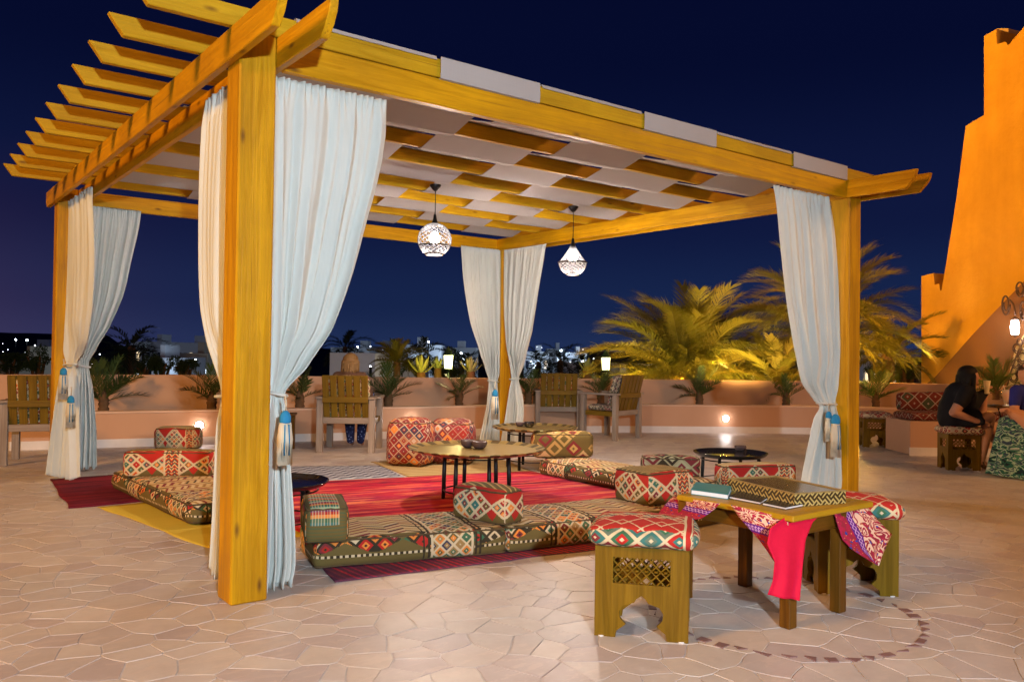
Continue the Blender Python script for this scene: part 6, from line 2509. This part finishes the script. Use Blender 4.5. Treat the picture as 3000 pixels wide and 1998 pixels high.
for i, a in enumerate([(28, 800, 858, 66, 34, 'dark tree at the left edge above the slatted armchair'),
                       (86, 784, 862, 62, 32, 'taller dark tree just left of the far left post'),
                       (262, 822, 862, 50, 36, 'dark shrubby tree right of the far left curtain'),
                       (372, 812, 862, 74, 34, 'dark round tree left of the pale low house'),
                       (330, 826, 862, 44, 34, 'small dark tree below the blue hotel block'),
                       (425, 826, 862, 60, 30, 'dark bush before the yellowish low house'),
                       (1025, 838, 866, 70, 30, 'green bush under the left garden lantern'),
                       (1460, 832, 868, 60, 32, 'dark tree seen under the left fronds of the big palm'),
                       (1690, 826, 876, 90, 28, 'dark tree between the big palm and the small palm'),
                       (1745, 800, 860, 70, 36, 'dark tree behind the small date palm'),
                       (2010, 830, 872, 60, 26, 'dark shrub right of the right front post'),
                       (2085, 828, 876, 70, 27, 'dark shrub beside the orange tower'),
                       (1540, 838, 872, 60, 30, 'dark shrub at the foot of the big palm')]):
    tree(*a, 100 + i)

FARF = [frond_mesh('frond', 1.9, 1.5, 24, 0.5, 0.07, palm_leaf_mat('dark_palm_leaf', (0.015, 0.025, 0.012), (0.03, 0.04, 0.02), (0.03, 0.03, 0.02)), seed=60)]
for i, (x, y, dep, lab) in enumerate([(303, 800, 38, 'tall dark palm before the blue hotel block'), (285, 822, 40, 'shorter dark palm left of the tall one, near the far left curtain'), (793, 800, 60, 'dark palm above the blonde woman'),
                                 (968, 820, 45, 'dark palm behind the yellow lit agave'), (1238, 836, 48, 'first dark palm of the right skyline'), (1288, 832, 46, 'second dark palm of the right skyline'),
                                 (1345, 836, 50, 'third dark palm of the right skyline'), (1500, 846, 40, 'dark palm under the big palm fronds'), (1700, 820, 38, 'dark palm between the date palms'), (1060, 845, 40, 'dim palm right of the left garden lantern')]):
    p = at(x, y, dep)
    palm((p.x, p.y, GZ), lab, FARF, 16, 0.9 if dep < 55 else 1.2, 0.16, p.z - GZ, 200 + i, lo=-35, hi=75, name='palm')

# agaves lit from below
def agave(x, y, dep, R, label, m, col, e, seed):
    p = at(x, y, dep)
    t = empty('agave', (p.x, p.y, p.z), 0, label, 'plant')
    rr = random.Random(seed)
    V0 = []
    V, F = [], []
    N = 6
    for i in range(N + 1):
        s = i / N
        w = 0.10 * R * (sin(pi * min(1, .2 + s * .8)) ** .8)
        V += [(R * s, -w, 0.25 * R * s * s), (R * s, w, 0.25 * R * s * s), (R * s, 0, 0.25 * R * s * s - w * .5)]
    for i in range(N):
        for k in range(3):
            F.append((3 * i + k, 3 * i + (k + 1) % 3, 3 * i + 3 + (k + 1) % 3, 3 * i + 3 + k))
    me = bpy.data.meshes.new('leaf'); me.from_pydata(V, [], F); me.materials.append(m)
    for i in range(22):
        o = bpy.data.objects.new('leaf', me); COL.objects.link(o); o.parent = t
        o.rotation_euler = (0, -rad(15 + 65 * (1 - i / 22)), i * 2.4)
        o.scale = (rr.uniform(.8, 1.1),) * 3
    b = MB(); b.tube([(0, 0, -(p.z - GZ)), (0, 0, 0.05)], [0.14, 0.12], 8); b.build('trunk', TRUNK, t)
    lamp('agave_light', 'POINT', (p.x - .5, p.y - 1.0, p.z + 0.1), e, col, 0.1)


AG1 = plain('agave_leaf', (0.25, 0.28, 0.10), 0.5, 0.2, 5.0)
agave(968, 860, 22, 0.52, 'bright yellow lit agave left of the left garden lantern', AG1, (1.0, 0.70, 0.05), 70, 1)
agave(1006, 850, 26, 0.42, 'second yellow lit agave just left of the left garden lantern', AG1, (1.0, 0.8, 0.15), 60, 2)
agave(1082, 858, 22, 0.45, 'pinkish lit agave left of the far back curtain', AG1, (1.0, 0.5, 0.45), 40, 3)
agave(1350, 856, 22, 0.4, 'small agave left of the right garden lantern', AG1, (0.8, 0.8, 0.5), 10, 4)
